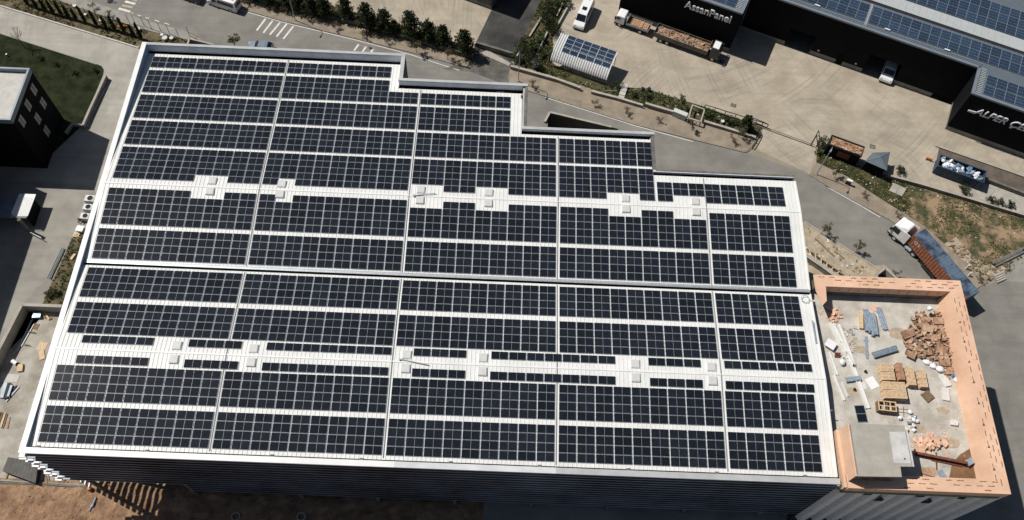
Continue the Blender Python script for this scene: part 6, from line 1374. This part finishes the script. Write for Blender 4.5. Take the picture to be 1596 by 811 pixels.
CON = [conifer(4.6, 1.95, 11), conifer(4.3, 1.7, 12, 'conifer2'), conifer(5.0, 2.0, 13)]
random.seed(21)
def place(name, pair, lb, cat, u, v, rzv, sc, group):
    t = thing(name, lb, cat, A(u, v), rzv, group)
    for me, nm in zip(pair, ('crown', 'trunk')): o = bpy.data.objects.new(nm, me); COL.objects.link(o); o.parent = t; o.scale = sc if isinstance(sc, tuple) else (sc,) * 3
    return t
cw = ['leftmost of the row above the minibus', 'second from the left', 'third from the left', 'fourth from the left', 'fifth from the left', 'sixth from the left', 'seventh from the left', 'eighth, in the middle', 'ninth, right of the middle', 'sixth from the right end', 'fifth from the right end', 'fourth from the right end', 'third from the right end', 'second from the right end', 'rightmost, at the street entrance']
for k, ((u, v, s), q) in enumerate(zip(((376, -4, .75), (398, 2, .8), (420, 8, .85), (446, 12, .85), (466, 17, .9), (488, 23, .95), (508, 27, .95), (540, 30, 1.05), (574, 43, 1.1), (601, 49, 1.05), (616, 54, .75), (641, 58, 1.15), (668, 65, 1.05), (690, 71, 1.05), (724, 84, 1.1)), cw)):
    place('conifer_tree', CON[k % 3], f'dark bushy conifer in the row behind the pavement, {q}', 'tree', u, v, k * 1.1, s, 'conifers behind the pavement')
def bushy(h, r, n, seed, m, ls=.12, trunk=.06, low=.25):
    random.seed(seed); c = MB(); tr = MB(); tr.cyl((0, 0, 0), (0, 0, h * .6), trunk, trunk * .5, 6)
    for k in range(n):
        a_ = random.uniform(0, 6.28); rr_ = r * math.sqrt(random.random()) * .8; z = h * random.uniform(low, .92); p = (math.cos(a_) * rr_, math.sin(a_) * rr_, z)
        tr.bar((0, 0, h * .3), p, .025); leafball(c, p, r * random.uniform(.28, .45), 40, ls)
    return c.mesh('crown', M[m]), tr.mesh('trunk', M['trunk'])
SH = [bushy(1.6, 1.1, 11, 31, 'shrub'), bushy(2.4, 1.3, 14, 32, 'shrub'), bushy(3.6, 1.7, 20, 33, 'conifer', .13, .1)]
SILV = bushy(2.8, .9, 9, 34, 'silver', .07); CYP = conifer(3.6, .85, 35, 'shrub'); YT_ = bushy(2.9, .85, 12, 36, 'shrub', .1)
sh = [((805, 98), 1, 1.0, 'broad dark shrub behind the driveway foot wall'), ((812, 84), 2, 1.0, 'tall dark tree behind the lamp at the driveway foot'), ((824, 99), 2, .9, 'dark tree right of the lamp at the driveway foot'), ((838, 108), 1, .8, 'low shrub beside the carport corner'), ((846, 88), 1, .9, 'shrub between the garden wall and the carport'),
      ((852, 40), 2, 1.0, 'dark tree beside the black driveway'), ((862, 52), 2, .85, 'dark tree above the carport corner'), ((852, 18), 2, .8, 'tree at the top of the planting beside the black driveway'), ((882, 8), 0, 1.1, 'low green shrub left of the white van'), ((868, 10), 0, 1.0, 'low shrub at the top edge beside the driveway'), ((842, 66), 1, .8, 'shrub between the driveway kerb and the garden wall'), ((830, 78), 0, 1.2, 'round shrub at the lower end of the driveway kerb'),
      ((963, 137), 1, .7, 'green shrub left of the concrete steps'), ((1008, 152), 0, .8, 'low bush in the middle planter'), ((988, 150), 0, .7, 'low bush right of the concrete steps'), ((1104, 184), 1, .85, 'dark round bush right of the white frame'), ((1132, 190), 0, 1.0, 'flat bush along the rail fence'), ((1145, 194), 0, .8, 'low bush next to the small cypress'), ((1167, 204), 0, .8, 'spiky low bush right of the small cypress'),
      ((1281, 226), 1, .8, 'green bush at the left end of the gate booth'), ((1275, 240), 0, .7, 'low bush in the grass left of the gate booth'), ((1402, 268), 0, .9, 'bush right of the gatehouse'), ((1500, 298), 0, 1.0, 'dark bush in front of the blue skip'), ((1542, 313), 0, .7, 'round bush on the bed edge, left of three beyond the skip'), ((1556, 317), 0, .7, 'round bush on the bed edge, middle of three beyond the skip'), ((1572, 322), 0, .8, 'round bush on the bed edge, right of three beyond the skip'), ((78, 462), 0, .7, 'low weed bush on the dirt strip left of the hall'), ((90, 458), 0, .6, 'dark weed clump on the dirt strip close to the hall'), ((128, 345), 0, .55, 'weed clump below the condensers')]
for k, ((u, v), i, s, lb) in enumerate(sh): place('shrub', SH[i], lb, 'shrub' if i < 2 else 'tree', u, v, k * .9, s, 'shrubs and trees round the yards')
SLIM = conifer(3.4, .17, 51, 'shrub')
nth = ['leftmost', 'second from the left', 'third from the left', 'fourth from the left', 'fifth from the left', 'sixth from the left', 'seventh from the left', 'eighth from the left', 'sixth from the right', 'fifth from the right', 'fourth from the right', 'third from the right', 'second from the right', 'rightmost']
for k, (u, v) in enumerate(((44, 8), (58, 13), (71, 17), (84, 22), (97, 25), (108, 28), (120, 32), (134, 36), (151, 40), (166, 44), (180, 48), (195, 52), (209, 57), (221, 61))):
    place('slim_cypress', SLIM, f'slim dark cypress in the planted verge, {nth[k]} of the row', 'tree', u, v, k * 1.7, (.5, .5, random.uniform(.75, 1.1)), 'slim cypresses along the verge')
place('silver_shrub', SILV, 'grey leaved shrub between the lamp and the carport', 'shrub', 834, 108, .4, 1, None); place('cypress', CYP, 'small dense cypress at the end of the rail fence', 'tree', 1159, 203, .2, 1.0, None); place('young_tree', YT_, 'upright young tree behind the grey cabinet', 'tree', 1061, 168, .2, 1.0, None)
# saplings along the pavements
SAP = [bushy(1.7, .55, 7, 41, 'sapling', .07, .035, .45), bushy(1.5, .6, 6, 42, 'sapred', .06, .035, .4), bushy(2.4, .75, 9, 43, 'sapling', .08, .045, .45)]
sap = [((481, 33), 1, 'bare brown sapling on the pavement right of the first lamp'), ((523, 46), 1, 'bare brown sapling below the fifth conifer'), ((566, 60), 1, 'bare brown sapling below the eighth conifer'), ((605, 69), 1, 'bare brown sapling left of the first roof step'), ((564, 48), 2, 'leafy green sapling against the wall below the ninth conifer'), ((649, 82), 2, 'leafy sapling just right of the first roof step'), ((698, 94), 2, 'green sapling near the street entrance'), ((445, 22), 1, 'brown sapling left of the first lamp'), ((430, 18), 1, 'small brown sapling near the parked minibus'), ((385, 7), 1, 'brown sapling right behind the minibus'),
       ((926.5, 165), 1, 'brown sapling on the pavement below the carport'), ((975, 178), 1, 'brown sapling below the concrete steps'), ((1026, 191), 1, 'brown sapling below the middle planter'), ((1078, 204), 2, 'bronze leafed sapling below the white frame'), ((1141, 222), 1, 'brown sapling near the yard entrance'), ((1150, 214), 2, 'green sapling in front of the small cypress'), ((829, 137), 1, 'small brown sapling beside the second lamp'),
       ((1300, 277), 2, 'green sapling in front of the gate booth'), ((1345, 306), 1, 'brown sapling on the right pavement below the concrete slab'), ((1397, 339), 1, 'brown sapling on the pavement above the lorry cab'), ((1280, 365), 2, 'sapling on the sandy strip by the annexe, left one'), ((1333, 394), 2, 'sapling on the sandy strip by the annexe, right one'), ((1393, 431), 1, 'sparse sapling beside the annexe stair well'), ((1524, 437), 1, 'sapling at the road edge beside the container end'), ((163, -4), 2, 'leafy tree on the grey sidewalk at the top left'), ((146, 14), 1, 'thin sapling on the grey sidewalk at the top left'), ((172, 27), 1, 'thin sapling on the grey sidewalk left of the crossing stripes')]
for k, ((u, v), i, lb) in enumerate(sap): place('sapling', SAP[i], lb, 'sapling', u, v, k * 1.3, random.uniform(1.1, 1.4), 'saplings along the pavements')
place('street_tree', SAP[2], 'leafy young tree standing by the back parapet near the silver car', 'tree', 368, 77, .3, 1.7, None)
# leafless tree on the lawn
def bare(h, seed):
    random.seed(seed); tr = MB(); tr.cyl((0, 0, 0), (0, 0, h * .6), .07, .03, 6)
    cr = MB()
    for k in range(16):
        a_ = random.uniform(0, 6.28); z = h * random.uniform(.3, .6); q = Vector((math.cos(a_) * h * .2, math.sin(a_) * h * .2, z + h * random.uniform(.15, .4))); cr.bar((0, 0, z), q, .03)
        for j in range(3): cr.bar(q * .9 + Vector((0, 0, q.z * .1)) - Vector((0, 0, 0)), q + Vector((random.uniform(-.4, .4), random.uniform(-.4, .4), random.uniform(.1, .5))), .018)
    return cr.mesh('crown', M['trunk']), tr.mesh('trunk', M['trunk'])
BT = bare(4.2, 5)
place('bare_tree', BT, 'leafless tree at the lawn edge beside the concrete drive', 'tree', 38, 74, 0, 1, None)
for u, v, lb in ((88, 102, 'dark low bush on the lawn near the drive'), (116, 115, 'dark low bush on the lawn near the stepped wall'), (64, 92, 'bush on the lawn right of the office roof'), (150, 112, 'bush at the lawn corner by the stepped wall')):
    place('lawn_bush', SH[0], lb, 'bush', u, v, u, .55, 'bushes on the lawn')
p = A(10, 85, .4); t = thing('garden_light', 'small white garden light on the lawn', 'garden light', (p.x, p.y, 0)); MB().cyl((0, 0, 0), (0, 0, .35), .06, n=8).build('post', M['chassis'], t); MB().cyl((0, 0, .351), (0, 0, .5), .14, n=10).build('head', M['white'], t)
